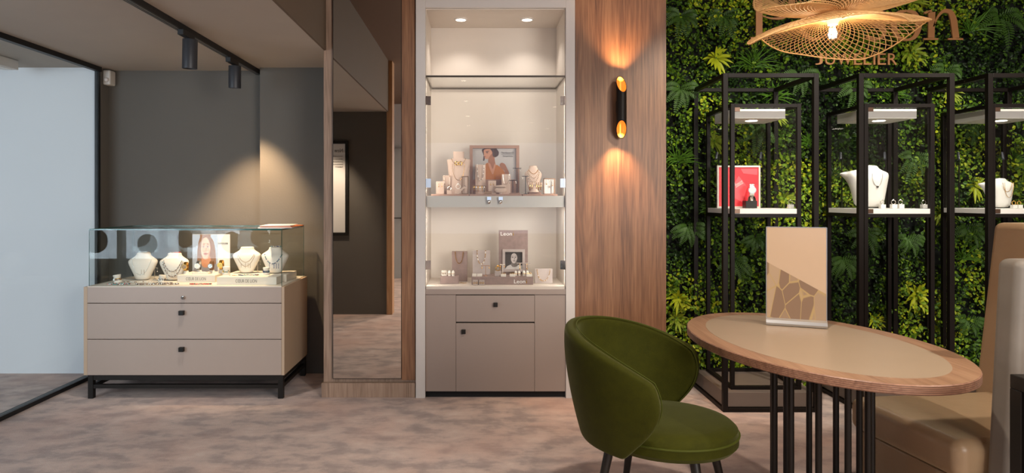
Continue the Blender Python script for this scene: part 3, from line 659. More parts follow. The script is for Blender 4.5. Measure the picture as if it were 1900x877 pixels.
# small bust group on the right
b2 = block('bust_plinth', PX(980.5, 4.70), PX(1003.5, 4.70), 4.67, 4.78, zt, zt+.014, 'rose_wood', 'small rose-brown plinth under the small round-shouldered bust')
hb, wb = .19, .124; bx, by, bz = PX(989.5, 4.74), 4.74, zt+.014
bust('necklace_bust', (bx, by, bz), hb, wb, 'beige_suede', 'small beige suede bust right of the picture, wearing three gold necklaces')
for k, (dr_, w) in enumerate(((.028, .032), (.05, .038), (.072, .043))):
    necklace((bx, by, bz), hb, wb, .158-.008*k, dr_, w, ['gold', 'pearl'] if k else ['gold'], .0026, ['uppermost', 'middle', 'lowest'][k]+' gold necklace on the small suede bust', 30)
cyl = MB().path([(PX(979.5, 4.67), 4.665, zt+.065), (PX(1005.5, 4.67), 4.665, zt+.065)], .017, 18); cyl.lathe([(.034, 0), (.02, .03), (.014, .05)], (PX(991, 4.67), 4.665, zt+.014), 16)
tag(cyl.build('bracelet_bar', 'beige_suede', None, smooth=True), 'padded beige roll in front of the small bust, carrying gold bracelets', 'jewellery stand')
for i, p in enumerate((983, 987, 995, 999, 1003)):
    mb = MB(); torus(mb, (PX(p, 4.665), 4.665, zt+.055), .027, .0018, 'x', 20)
    tag(mb.build('bangle', 'gold', None, smooth=True), ['leftmost', 'second', 'third', 'fourth', 'rightmost'][i]+' thin gold bangle from the left on the padded roll', 'bangle', 'bangles on the padded roll')
gb = thing('glass_jewel_box', (PX(1019.5, 4.68), 4.69, zt), 'small black framed glass box with earrings at the right end', 'glass box')
x0, x1, y0, y1, z1 = PX(1009.5, 4.66), PX(1029.5, 4.66), 4.66, 4.72, PZ(331.5, 4.66); mb = MB()
for a_ in (x0, x1):
    for b_ in (y0, y1): mb.bar((a_, b_, zt+.002), (a_, b_, z1), .004)
    mb.bar((a_, y0, z1), (a_, y1, z1), .004); mb.bar((a_, y0, zt+.002), (a_, y1, zt+.002), .004)
for b_ in (y0, y1): mb.bar((x0, b_, z1), (x1, b_, z1), .004); mb.bar((x0, b_, zt+.002), (x1, b_, zt+.002), .004)
mb.build('frame', 'bronze', gb); MB().box(x0+.003, x1-.003, y1-.012, y1-.008, zt+.005, z1-.003).build('back_panel', 'paper', gb)
for i, (p, L) in enumerate(((1014, .03), (1019.5, .05), (1025, .04))):
    drops(PX(p, 4.70), 4.70, z1-.01, 0, L, 'gold', ['left', 'middle', 'right'][i]+' gold hanging earring inside the black framed glass box', n=1)

# ---------------------------------------------------------------- floor of the niche
zt = nzf
D = 4.66
blk = block('display_block', PX(817, D), PX(851, D), D, D+.09, zt, PZ(512.5, D), 'taupe_marble', 'small taupe block left, carrying an earring card and two cones'); zb = PZ(512.5, D)
slab(819, 829, 501.5, 4.69, 'cream', 'cream earring card standing on the small left block', z=zb, th=.008, cat='earring card', name='earring_card')
drops(PX(824, 4.685), 4.685, PZ(504, 4.685), .016, .016, 'bronze', 'pair of dark earrings on the cream card, left block')
def domes(p, D, z, lab, s=1):
    for i, q in enumerate((0, 7)):
        x = PX(p+q*s, D)
        mb = MB().lathe([(.0095*s, 0), (.009*s, .012*s), (.0105*s, .014*s), (.0105*s, .024*s), (.0075*s, .034*s), (.001, .039*s)], (x, D, z), 16)
        tag(mb.build('ring_cone', 'cream_leather', None, smooth=True), ('left ' if i == 0 else 'right ')+lab, 'ring cone')
        mb = MB(); torus(mb, (x, D, z+.016*s), .0115*s, .0013, 'z', 16); tag(mb.build('ring', 'gold', None, smooth=True), 'thin gold ring on the '+('left ' if i == 0 else 'right ')+lab, 'ring')
domes(834, 4.69, zb, 'white ring cone on the small left block')
D = 4.80
s1 = slab(838.5, 867, 466.5, D, 'taupe_marble', 'tall taupe marbled block with a gold chain, behind the small left block', z=zt, th=.05, rx=0)
hang(PX(852, D-.006), D-.006, PZ(467, D), .028, .082, ['gold'], .0034, 'gold link necklace on the tall taupe block', 36, .5)
flat_string([(PX(853+1.0*i, 4.70), 4.70+.012*math.sin(i*.6), zt+.0025) for i in range(13)], ['gold'], .0024, 'gold bracelet lying on the cabinet floor behind the long platform', 'bracelet', 'bracelet')
D = 4.62
pl = thing('display_platform', (PX(932, D), D, zt), 'long low taupe platform with white and gold lettering on its front', 'display block'); zp = PZ(513.5, D)
MB().box(PX(875, D), PX(989.5, D), D, D+.2, zt, zp).build('body', 'taupe_marble', pl, bevel=.002)
MB().text('Leon', PX(953.8, D), PX(974.5, D), PZ(525.3, D), PZ(518.3, D), D-.0012, D-.0001).build('lettering', 'paper', pl)
MB().text('i', PX(976.2, D), PX(977.8, D), PZ(525.3, D), PZ(518.0, D), D-.0012, D-.0001).build('last_letter', 'gold', pl)
slab(877, 909.5, 464.5, 4.76, 'grey_marble', 'grey marbled board with gold bead necklace, on the long platform', z=zp, th=.01)
hang(PX(893, 4.745), 4.748, PZ(465, 4.745), .03, .094, ['gold', 'pearl'], .0036, 'gold bead necklace on the grey marbled board', 36, .45)
tstand(PX(901, 4.68), 4.68, zp, .072, .06, 'rose_wood', 'small brown T-bar stand before the grey marbled board'); drops(PX(901, 4.68), 4.68, zp+.072, .05, .02, 'gold', 'gold earrings on the small brown T-bar stand')
for i, (a_, b_) in enumerate(((876, 884), (885, 894.5))): block('earring_card', PX(a_, 4.66), PX(b_, 4.66), 4.645, 4.665, zp, zp+.018, 'cream', ['white earring box at the left end of the long platform', 'white earring box second from the left on the platform'][i], 'earring box')
D = 4.79
po = thing('brand_board', (PX(952, D), D, zp), 'tall taupe board with white lettering and a framed grey portrait', 'poster'); MB().box(PX(925.5, D), PX(979.5, D), D, D+.012, zp, PZ(427, D)).build('board', 'taupe_marble', po, bevel=.001)
MB().text('Leon', PX(929, D), PX(950, D), PZ(436.7, D), PZ(430, D), D-.0012, D-.0001).build('lettering', 'paper', po)
MB().text('i', PX(951.8, D), PX(953.2, D), PZ(436.7, D), PZ(429.7, D), D-.0012, D-.0001).build('last_letter', 'gold', po)
x0, x1, z0, z1 = PX(932.5, D-.02), PX(974, D-.02), PZ(504, D-.02), PZ(462.5, D-.02); f_ = .018
MB().box(x0, x1, D-.02, D-.001, z0, z0+f_).box(x0, x1, D-.02, D-.001, z1-f_, z1).box(x0, x0+f_, D-.02, D-.001, z0+f_, z1-f_).box(x1-f_, x1, D-.02, D-.001, z0+f_, z1-f_).build('portrait_frame', 'grey_marble', po)
mb = MB(); portrait(mb, x0+f_, x1-f_, z0+f_, z1-f_, D-.004, (0, 1, 2, 3, 4, 5), 'face'); mb.build('portrait', ['hair_grey', 'skin_grey', 'skin_grey_dark', 'hair_grey', 'pic_grey', 'skin_grey_dark'], po)
ring_on_stand(PX(924, 4.68), 4.68, zp, 1.6, 'gold ring with round stone left of the framed portrait', 'gold', 'grey_marble')
tstand(PX(932.5, 4.69), 4.69, zp, .078, .036, 'cream', 'cream T-bar earring stand before the framed portrait', r=.003); drops(PX(932.5, 4.68), 4.684, zp+.078, .03, .018, 'gold', 'gold earrings on the cream T-bar stand')
for i, (a_, b_) in enumerate(((929, 939), (945.5, 956), (976.5, 987))):
    block('earring_box', PX(a_, 4.65), PX(b_, 4.65), 4.635, 4.665, zp, zp+.017, 'cream', ['small white ring box under the cream T-bar stand', 'small white ring box before the framed portrait', 'small white ring box at the right end of the platform'][i], 'ring box')
    mb = MB()
    for q in (-.008, .008): torus(mb, ((PX(a_, 4.65)+PX(b_, 4.65))/2+q, 4.65, zp+.021), .005, .0012)
    tag(mb.build('ring_pair', 'gold', None, smooth=True), ['pair of gold rings in the box under the cream T-bar', 'pair of gold rings in the box before the portrait', 'pair of gold rings in the box at the platform right end'][i], 'rings')
domes(957, 4.70, zp, 'white ring cone right of the portrait box', .9); domes(972, 4.69, zp, 'white ring cone near the platform right end', .95)
hs_ = thing('earring_rack', (PX(970, 4.72), 4.72, zp), 'grey two-legged earring rack right of the framed portrait', 'jewellery stand'); z1 = PZ(488.5, 4.72)
mb = MB()
for p in (965, 977): mb.box(PX(p, 4.72)-.0045, PX(p, 4.72)+.0045, 4.716, 4.724, zp, z1)
mb.box(PX(959, 4.72), PX(984, 4.72), 4.714, 4.726, z1, z1+.005).build('rack', 'grey_marble', hs_)
drops(PX(971, 4.714), 4.712, z1-.001, .05, .04, 'gold', 'long gold hoop earrings hanging from the grey rack')
for i, (a_, b_) in enumerate(((877, 887), (888.5, 899))):
    t = thing('earring_box', (PX((a_+b_)/2, 4.59), 4.595, nzf), ['left', 'right'][i]+' pale earring box leaning on the platform front', 'earring box')
    MB().box(PX(a_, 4.59), PX(b_, 4.59), 4.59, 4.612, nzf, nzf+.035).build('box', 'grey_marble', t, bevel=.002)
    mb = MB()
    for q in (-.009, .009): torus(mb, (PX((a_+b_)/2, 4.588)+q, 4.588, nzf+.017), .006, .0016)
    mb.build('earring_pair', 'gold', t, smooth=True)
slab(992.5, 1025.5, 498.5, 4.69, 'grey_marble', 'low grey marbled board with a pearl necklace at the right end', z=nzf, th=.012, rx=-.15)
hang(PX(1008.5, 4.68), 4.70-.0165, PZ(500, 4.69), .045, .078, ['gold', 'gold', 'pearl'], .0032, 'gold necklace with pearls on the low grey board', 30, .6)

# ================================================================ wall sconce
sx, sy = PX(1154, 4.46), 4.475; sr = .034
sc_ = thing('wall_sconce', (sx, 4.56, 1.97), 'black tube wall lamp with glowing amber slanted openings on the oak panel', 'wall lamp')
def cut(t, up, r):   # slanted end: high at the wall, low at the front
    x, y = r*math.cos(t), r*math.sin(t); base = PZ(155, 4.45) if up else PZ(239, 4.45)
    k = (y*1.75+(-x if up else x)*.30)
    return (sx+x, sy+y, base+k if up else base-k)
n_ = 32; T = [2*PI*k/n_ for k in range(n_)]
mb = MB(); mb.rings([[cut(t, False, sr) for t in T], [cut(t, True, sr) for t in T]], cap=False); mb.rings([[cut(t, True, sr) for t in T], [cut(t, True, sr-.003) for t in T]], cap=False); mb.rings([[cut(t, False, sr-.003) for t in T], [cut(t, False, sr) for t in T]], cap=False)
mb.build('tube', 'black_steel', sc_, smooth=True)
for up in (True, False):
    zc_ = PZ(155, 4.45)-.075 if up else PZ(239, 4.45)+.075
    mb = MB(); mb.rings([[cut(t, up, sr-.0031) for t in T], [(sx+(sr-.0031)*math.cos(t), sy+(sr-.0031)*math.sin(t), zc_) for t in T]], cap=False); mb.add([(sx+(sr-.0031)*math.cos(t), sy+(sr-.0031)*math.sin(t), zc_) for t in T], [tuple(range(n_))])
    mb.build('inner_lining', 'glow_amber', sc_, smooth=True)
    MB().lathe([(.012, -.012), (.016, 0), (.012, .012)], (sx, sy, zc_+(.03 if up else -.03)), 14).build('bulb', 'filament', sc_, smooth=True) if False else None
    dz = 1 if up else -1
    light('SPOT', 'sconce_beam', (sx, sy+.01, zc_+dz*.09), (sx, sy+.075, zc_+dz*.75), 42, (1, .58, .28), spot_size=math.radians(84), spot_blend=.9, shadow_soft_size=.012)
MB().box(sx-.02, sx+.02, sy+sr-.002, 4.5595, 1.93, 2.01).build('wall_bracket', 'black_steel', sc_)

# ================================================================ ceiling track and spots
tk = thing('ceiling_track', (-1.72, 3.3, H1), 'black lighting track on the low taupe ceiling', 'light track')
MB().box(-1.742, -1.702, 1.4, 5.28, 2.325, H1).build('rail', 'track_black', tk); MB().box(-1.731, -1.727, 1.4, 5.27, 2.3235, 2.325).box(-1.717, -1.713, 1.4, 5.27, 2.3235, 2.325).build('conductor_strips', 'alu', tk)
def tspot(x, y, zt_, zb_, tilt, label):
    t = thing('track_spotlight', (x, y, 2.323), label, 'spotlight', 'spotlights on the ceiling track')
    MB().box(x-.017, x+.017, y-.13, y+.03, 2.290, 2.322).build('adapter', 'track_black', t, bevel=.002)
    MB().tube((x, y, 2.292), (x, y, zt_-.005), .007, n=10).build('stem', 'spot_grey', t, smooth=True)
    h = zt_-zb_; mb = MB().lathe([(.0, 0), (.041, 0), (.0425, -.002), (.0425, -h), (.038, -h), (.036, -h+.03), (.0, -h+.031)], (0, 0, 0), 32)
    mb.xf(Matrix.Translation((x, y, zt_)) @ Matrix.Rotation(tilt, 4, 'X') @ Matrix.Rotation(.04, 4, 'Y')); mb.build('lamp_head', 'spot_grey', t, smooth=True)
tspot(-1.70, 3.96, PZ(73, 3.96), PZ(127, 3.96), .06, 'dark grey cylinder spotlight on the track, nearer one'); tspot(-1.71, 4.72, PZ(122, 4.72), PZ(163, 4.72), .10, 'dark grey cylinder spotlight on the track, nearer the dark wall')
tspot(-1.62, 1.98, 2.24, 2.08, -.25, 'dark grey cylinder spotlight aimed at the framed notice, seen only in the mirror')
light('SPOT', 'track_lamp_beam', (-1.62, 1.93, 2.06), (-1.80, 1.3, 1.1), 60, WARMW, spot_size=math.radians(75), spot_blend=.7, shadow_soft_size=.03)
pd = thing('motion_detector', (PX(194, 5.2), 5.2, 2.2), 'pale grey motion detector in the corner where glass meets dark wall', 'motion detector')
x0, x1 = PX(185, 5.2), PX(203, 5.2)
MB().box(x0+.02, x1+.005, 5.2, 5.285, PZ(157, 5.2), PZ(128, 5.2)-.005).build('housing', 'detector', pd, bevel=.012, seg=3); MB().ball(((x0+x1)/2+.015, 5.2, PZ(148, 5.2)), .02, 14, 8).build('lens', 'frame_white', pd, smooth=True)
fx = thing('linear_ceiling_lamp', (-3.42, 4.3, H1-.005), 'white linear ceiling fitting behind the glass partition', 'ceiling lamp')
MB().box(-3.47, -3.36, 3.2, 4.9, 2.29, H1-.001).build('housing', 'frame_white', fx, bevel=.004); MB().box(-3.45, -3.38, 3.25, 4.86, 2.285, 2.2898).build('diffuser', 'paper', fx)

# ================================================================ glass showcase on drawers
SF, SB = 4.51, 5.12
sc = thing('glass_showcase', (-1.98, 4.8, 0), 'low taupe drawer counter with a glass display box on top', 'showcase')
x0, x1 = PX(155, SF), PX(527.5, SF); xi0, xi1 = PX(162, SF), PX(522, SF)
zt_, zb_ = PZ(532, SF), PZ(696, SF); so = tuple(sc['_o'])
MB().box(x0, xi0-.001, SF+.001, SB, zb_, zt_).build('side_panel', 'lacquer_edge', sc, bevel=.001); MB().box(xi1+.001, x1, SF+.001, SB, zb_, zt_).build('side_panel', 'lacquer_edge', sc, bevel=.001)
MB().box(xi0, xi1, SF+.03, SB, zb_, zt_-.002).build('carcass', 'gap_black', sc)
def dfront(n_, a, b, knob=None):
    f = MB().box(xi0, xi1, SF, SF+.028, PZ(b, SF)+.0015, PZ(a, SF)-.0015).build(n_, 'lacquer', sc, bevel=.001)
    if knob:
        kx, kz = PX(338.5, SF), PZ(knob, SF); MB().box(kx-.016, kx+.016, SF-.028, SF-.0005, kz-.015, kz+.015).build('knob', 'black_metal', f, origin=so, bevel=.002)
    return f
tf = dfront('top_rail', 532, 562); kx, kz = PX(340.5, SF), PZ(551.5, SF)
MB().path([(kx, SF-.0005, kz), (kx, SF-.012, kz)], .013, 18).path([(kx, SF-.012, kz), (kx, SF-.022, kz)], .009, 14).build('lock', 'chrome', tf, origin=so, smooth=True)
dfront('drawer', 562.5, 629, 579.5); dfront('drawer', 629.5, 696, 647)
MB().box(xi0, xi1, SF+.002, SB, zt_-.002, zt_+.004).build('display_deck', 'cream', sc)
# base frame
fb = MB(); w = .034; lx0, lx1 = PX(163, SF)+w/2, PX(525, SF)-w/2; ly0, ly1 = SF+w/2, SB-w/2
for a in (lx0, lx1):
    for b in (ly0, ly1): MB().box(a-w/2, a+w/2, b-w/2, b+w/2, 0, zb_).build('leg', 'black_metal', sc)
for z, h in ((zb_-.017, .032), (PZ(717, SF), .026)):
    for b in (ly0, ly1): fb.box(lx0+w/2, lx1-w/2, b-.013, b+.013, z-h/2, z+h/2)
    for a in (lx0, lx1): fb.box(a-.013, a+.013, ly0+w/2, ly1-w/2, z-h/2, z+h/2)
fb.build('base_rails', 'black_metal', sc)
# glass box
gz0, gz1 = zt_+.004, PZ(427, SF); gx0, gx1 = PX(165, SF), PX(522.5, SF); gy0, gy1 = SF+.004, 5.09; g = .008
for n_, bx_ in (('glass_front', (gx0, gx1, gy0, gy0+g, gz0, gz1)), ('glass_back', (gx0, gx1, gy1-g, gy1, gz0, gz1)), ('glass_side', (gx0, gx0+g, gy0+g, gy1-g, gz0, gz1)), ('glass_side', (gx1-g, gx1, gy0+g, gy1-g, gz0, gz1)), ('glass_top', (gx0, gx1, gy0, gy1, gz1+.0005, gz1+.009))):
    MB().box(*bx_).build(n_, 'glass_case', sc)
e_ = MB()
e_.box(gx0-.001, gx1+.001, gy0-.001, gy0+.0005, gz1, gz1+.0095).box(gx1, gx1+.001, gy0, gy1, gz1, gz1+.0095).box(gx0-.001, gx0, gy0, gy1, gz1, gz1+.0095).box(gx0, gx1, gy1, gy1+.001, gz1, gz1+.0095)
e_.box(gx1-.001, gx1+.0015, gy0-.0015, gy0+.002, gz0, gz1).box(gx0-.0015, gx0+.001, gy0-.0015, gy0+.002, gz0, gz1).box(gx1-.002, gx1+.0005, gy1-.004, gy1, gz0, gz1).box(gx0, gx0+.002, gy1-.004, gy1, gz0, gz1)
e_.build('glass_edge_lines', 'glass_edge', sc)

# contents of the showcase
zd = gz0
def sbox(px0, px1, D, y1, h, label, txt):
    t = thing('display_box', (PX((px0+px1)/2, D), D, zd), label, 'display box')
    MB().box(PX(px0, D), PX(px1, D), D, y1, zd, zd+h).build('box', 'cream', t, bevel=.0015)
    if txt: MB().text(txt, PX(txt_[0], D), PX(txt_[1], D), zd+h*.26, zd+h*.70, D-.001, D-.0001).build('lettering', 'print_grey', t)
    return zd+h
txt_ = (345, 382); h1 = sbox(329, 399, 4.73, 4.97, .050, 'cream box with grey lettering, smaller left one of the two lettered boxes', 'CŒUR DE LION')
txt_ = (437, 476.5); h2 = sbox(402, 513, 4.60, 5.0, .052, 'cream box with grey lettering, larger right one under two busts', 'CŒUR DE LION')
block('display_box', PX(514, 4.78), PX(533, 4.78), 4.76, 5.03, zd, zd+.05, 'cream', 'plain cream box behind the right end of the lettered box', 'display box')
B = [(265, 4.87, zd, .200, .205, 'white leather bust nearest the left glass side', ['silver'], .0022, .115, .066), (323, 4.85, zd, .198, .205, 'white leather bust second from the left, two bead strings', ['dark_bead', 'silver', 'brown_bead'], .0034, .085, .062), (458, 4.86, h2, .190, .200, 'white leather bust on the lettered box with two thin chains', ['silver', 'gold'], .002, .062, .055), (510, 4.84, h2, .190, .205, 'white leather bust at the right with blue beads', ['blue_bead', 'teal_bead', 'blue_bead', 'pearl'], .0042, .072, .064)]
for i, (p, D, z, H, Wd, la, ms, r, dr_, w) in enumerate(B):
    x = PX(p, D); bust('necklace_bust', (x, D, z), H, Wd, 'cream_leather', la, group='white busts in the glass showcase', rz=.12 if i != 3 else -.1)
    k = dict(rz=.12 if i != 3 else -.1)
    nl = ['thin dark silver necklace on the leftmost white bust', 'shorter multicoloured bead string on the second white bust', 'shorter thin chain on the third white bust', 'blue bead necklace on the right white bust'][i]
    necklace((x, D, z), H, Wd, H*.72, dr_*.9, w, ms, r, nl, 60 if r < .003 else 34, **k)
    if i in (1, 2): necklace((x, D, z), H, Wd, H*.68, dr_*1.25, w*1.12, ms, r, ['', 'longer multicoloured bead string on the second white bust', 'longer thin chain on the third white bust'][i], 44 if i == 1 else 70, **k)
    # small strings lying on the neck tops
    if i in (0, 1, 3):
        loop_string(x-.0, D+.08*Wd, z+H, .036, .022, [['silver'], ['brown_bead', 'silver', 'red_bead'], ['blue_bead', 'teal_bead', 'pearl']][0 if i == 0 else 1 if i == 1 else 2], .0030, ['silver bracelet lying on top of the leftmost white bust', 'brown bead bracelet lying on top of the second white bust', '', 'blue bead bracelet lying on top of the right white bust'][i])
# pendants pinned on the busts
for i, (p, D, z, H, Wd, la, ms, r, dr_, w) in enumerate(B):
    mb = MB()
    for q in ((-.02, .012, .03, .045) if i else (.02, .04)):
        zz = z+H*.30; mb.tube((PX(p, D)+q, D-.062, zz+.02), (PX(p, D)+q, D-.06, zz-.012), .0016, n=6).ball((PX(p, D)+q, D-.061, zz-.014), .003, 6, 4)
    tag(mb.build('earring_set', ['silver' if i != 3 else 'blue_bead'], None, smooth=True), ['leftmost', 'second', 'third', 'right'][i]+' white bust\'s row of hanging earrings', 'earrings')
# portrait card
D = 5.0
pc = thing('portrait_card', (PX(399, D), D, h1), 'tall advertising card with a long-haired woman inside the glass showcase', 'poster')
xa, xb, xc = PX(357, D), PX(402, D), PX(426.5, D); za, zb2 = zd+.002, PZ(434.5, D); pc.location.z = zd; pc['_o'] = (pc.location.x, pc.location.y, zd)
mb = MB(); mb.box(xa, xc, D+.001, D+.008, za, zb2); mb.build('card', 'box_white', pc)
mb = MB(); portrait(mb, xa, xb+.008, za+.04, zb2-.001, D, (0, 1, 2, 3, 4, 5), 'face'); mb.build('portrait', ['sky_print', 'skin_pale', 'skin', 'hair_light', 'cloth_grey', 'lips'], pc)
MB().text('CŒUR DE LION', PX(403.5, D), PX(422.5, D), PZ(452.7, D), PZ(449.7, D), D-.001, D+.0009).build('lettering', 'print_grey', pc)
# watches on the boxes
watch(PX(345, 4.82), 4.82, h1, 1.1, 'rose-gold wristwatch beside the second white bust', 'gold', 'bronze')
watch(PX(369, 4.84), 4.84, h1, 1.2, 'silver wristwatch before the portrait card', 'silver', 'pearl')
watch(PX(393, 4.85), 4.85, h1, 1.15, 'rose-gold mesh wristwatch at the right of the portrait', 'bronze', 'silver')
watch(PX(411, 4.87), 4.87, h2, 1.2, 'bright gold wristwatch left of the third bust', 'gold', 'gold')
block('watch_card', PX(356, 4.78), PX(386, 4.78), 4.78, 4.83, h1, h1+.014, 'cream', 'low cream step with a bracelet on the left lettered box', 'display block')
loop_string(PX(377, 4.80), 4.80, h1+.014, .03, .016, ['silver'], .0016, 'thin silver bangle on the low cream step', 'bangle', 'bangle')
# bracelets on rolls and loose strings
roll_bracelet(PX(219, 4.70), 4.70, zd, 1.0, ['gold', 'silver', 'brown_bead'], 'cream bracelet roll at the left front of the showcase', 'gold bead bracelet on the left front roll', -.15)
roll_bracelet(PX(300, 4.72), 4.72, zd, .9, ['brown_bead', 'silver', 'dark_bead'], 'cream bracelet roll between the two left busts', 'brown bead bracelet on the roll between the left busts', .1)
roll_bracelet(PX(420, 4.74), 4.74, h2, 1.0, ['gold', 'pearl', 'teal_bead'], 'cream bracelet roll on the left end of the right box', 'gold bead bracelet on the right box roll', 0)
roll_bracelet(PX(494, 4.74), 4.74, h2, .9, ['blue_bead', 'dark_bead', 'teal_bead'], 'cream bracelet roll before the right bust', 'blue bead bracelet on the roll before the right bust', 0)
loop_string(PX(218, 4.60), 4.61, zd, .075, .028, ['red_bead', 'dark_bead', 'silver', 'teal_bead'], .0036, 'dark multicoloured necklace lying at the left front', 'necklace', 'necklace')
loop_string(PX(269, 4.60), 4.61, zd, .07, .022, ['brown_bead', 'silver', 'dark_bead'], .0034, 'brown and silver necklace lying before the leftmost bust', 'necklace', 'necklace')
loop_string(PX(311, 4.60), 4.61, zd, .068, .024, ['dark_bead', 'silver', 'brown_bead'], .0036, 'dark bead necklace lying before the second bust', 'necklace', 'necklace')
loop_string(PX(372, 4.61), 4.61, zd, .072, .022, ['red_bead', 'red_bead', 'dark_bead'], .0038, 'red bead necklace lying before the left lettered box', 'necklace', 'necklace')
loop_string(PX(466, 4.76), 4.70, h2, .07, .025, ['blue_bead', 'brown_bead', 'silver', 'teal_bead'], .0036, 'blue bead necklace lying on the right lettered box', 'necklace', 'necklace')
flat_string([(PX(232+2.1*i, 4.74), 4.73+.012*math.sin(i*.5), zd+.003) for i in range(26)], ['pearl', 'brown_bead', 'silver'], .0032, 'pale bead string stretched behind the left front roll')
flat_string([(PX(287+2.0*i, 4.70), 4.68+.01*math.sin(i*.5), zd+.003) for i in range(18)], ['dark_bead', 'blue_bead', 'silver'], .0030, 'dark bead string between the two left busts')
flat_string([(PX(428+1.7*i, 4.70), 4.68+.006*math.sin(i*.7), h2+.003) for i in range(10)], ['red_bead', 'gold', 'pearl'], .0026, 'short pale bead string beside the right box roll')
for p, D, z, la in ((287, 4.9, zd, 'clear T-bar earring stand between the two left busts'), (478, 4.9, h2, 'clear T-bar earring stand between the two right busts')):
    tstand(PX(p, D), D, z, .085, .05, 'silver', la, r=.002); drops(PX(p, D), D, z+.085, .042, .03, 'silver', 'silver drop earrings on the '+la)
# brochures on the glass top
zg = gz1+.009
for i, (p0, p1, dy, rz, mt) in enumerate(((484, 545, 0, .05, 'paper'), (490, 548, .005, -.05, 'orange_print'), (486, 541, .004, .08, 'pale_print'))):
    x0_, x1_ = PX(p0, 4.7), PX(p1, 4.7); tag(MB().box(x0_, x1_, 4.62+dy, 4.90+dy, zg+.0002+i*.0062, zg+.006+i*.0062, rz=rz).build('brochure', mt, None), ['white brochure at the bottom of the pile on the glass top', 'orange brochure in the middle of the pile on the glass top', 'pale printed brochure on top of the pile on the glass top'][i], 'brochure', 'brochures on the showcase')

# ================================================================ plant wall
GY = 4.93
struct('wall_green', MB().box(1.292, 4.2, GY+.03, 5.12, 0, H2), 'wall_backing')
def leaf(mb, p, d, nrm, L, w, fold=.25, segs=1, droop=0):
    d = d.normalized(); s = d.cross(nrm); s = s.normalized() if s.length > 1e-5 else d.orthogonal().normalized(); u = s.cross(d).normalized()
    if segs == 1:
        a = p+d*L*.33; b = p+d*L*.74; h = s*w/2; f_ = u*w*fold
        mb.add([p, a+h*.92+f_*.8, b+h*.8+f_, p+d*L-u*droop*L, b-h*.8+f_, a-h*.92+f_*.8], [(0, 3, 2, 1), (0, 5, 4, 3)])
    else:
        vs = []; fs = []
        for i in range(segs+1):
            t = i/segs; c = p+d*L*t-Vector((0, 0, 1))*droop*L*t*t; ww = w/2*(math.sin(PI*min(1, .12+t*.88))**.7)+.0003
            vs += [c+s*ww+u*ww*fold*2, c, c-s*ww+u*ww*fold*2]
        for i in range(segs): a = 3*i; fs += [(a, a+1, a+4, a+3), (a+1, a+2, a+5, a+4)]
        mb.add(vs, fs)
rnd = random.Random(3)
mb = MB()
def patch_noise(x, z):
    return math.sin(x*4.1+1.3*math.sin(z*3.3))+math.sin(z*5.2+1.1*math.sin(x*2.7+1))+.5*math.sin(x*11+z*7)
cnt = 0
for gx in range(66):
    for gz in range(60):
        for rep in range(1):
            if rnd.random() < .16: continue
            x = 1.31+gx*.0435+rnd.uniform(-.02, .02); z = .02+gz*.0475+rnd.uniform(-.024, .024)
            if x > 4.15: continue
            pn = patch_noise(x, z)
            out = rnd.uniform(-.02, .11)+.025*pn
            c = Vector((x, GY-max(0, out), z)); k = rnd.random()
            if pn > .6: pal = (2, 3, 2, 1)
            elif pn > -.6: pal = (1, 2, 1, 0)
            else: pal = (0, 1, 0, 0)
            rl = rnd.randint(10, 13); sz = rnd.uniform(.017, .032)
            for j in range(rl):
                a = rnd.uniform(0, 2*PI); rr = rnd.uniform(.004, .04)
                p = c+Vector((math.cos(a)*rr, -rnd.uniform(0, .03), math.sin(a)*rr))
                d = Vector((math.cos(a), -rnd.uniform(.1, .9), math.sin(a)-.2)); nr = Vector((rnd.uniform(-.6, .6), -1, rnd.uniform(-.2, .9)))
                mb.mat(pal[rnd.randrange(4)]); leaf(mb, p, d, nr, sz*rnd.uniform(.7, 1.2), sz*rnd.uniform(.6, .95), .22)
tag(mb.build('wall_foliage', ['leaf_dark', 'leaf_mid', 'leaf_bright', 'leaf_lime'], None, origin=(2.7, GY, 0)), 'dense small-leaved artificial greenery covering the plant wall', 'foliage', kind='stuff')
def lance_plant(px, py, s, label, seed, mt='leaf_lance', D=4.84):
    r = random.Random(seed); c = Vector((PX(px, D), D, PZ(py, D)))
    t = thing('lance_plant', tuple(c), label, 'plant', 'spiky lance-leaved plants on the plant wall'); mb = MB()
    for k in range(16):
        a = 2*PI*k/16+r.uniform(-.2, .2); el = r.uniform(.25, 1.0)
        d = Vector((math.cos(a), -el, math.sin(a)*.95+.1)); leaf(mb, c, d, Vector((0, -1, .5)), s*r.uniform(.75, 1.1), s*.19, .2, 6, .25)
    mb.build('leaves', mt, t, smooth=True); MB().ball(tuple(c), .012, 8, 5).build('stem', 'leaf_mid', t, smooth=True)
def grass_plant(px, py, s, label, seed, D=4.84, up=.5):
    r = random.Random(seed); c = Vector((PX(px, D), D, PZ(py, D)))
    t = thing('grass_tuft', tuple(c), label, 'plant', 'long grass tufts on the plant wall'); mb = MB()
    for k in range(46):
        a = r.gauss(PI/2, 1.0); d = Vector((math.cos(a), -r.uniform(.15, .8), abs(math.sin(a))+up*.2)); leaf(mb, c+Vector((r.uniform(-.02, .02), 0, r.uniform(-.02, .02))), d, Vector((0, -1, .3)), s*r.uniform(.6, 1.15), .007, .2, 6, r.uniform(.1, .7))
    mb.build('blades', 'leaf_grass', t, smooth=True); MB().ball(tuple(c), .014, 8, 5).build('stem', 'leaf_dark', t, smooth=True)
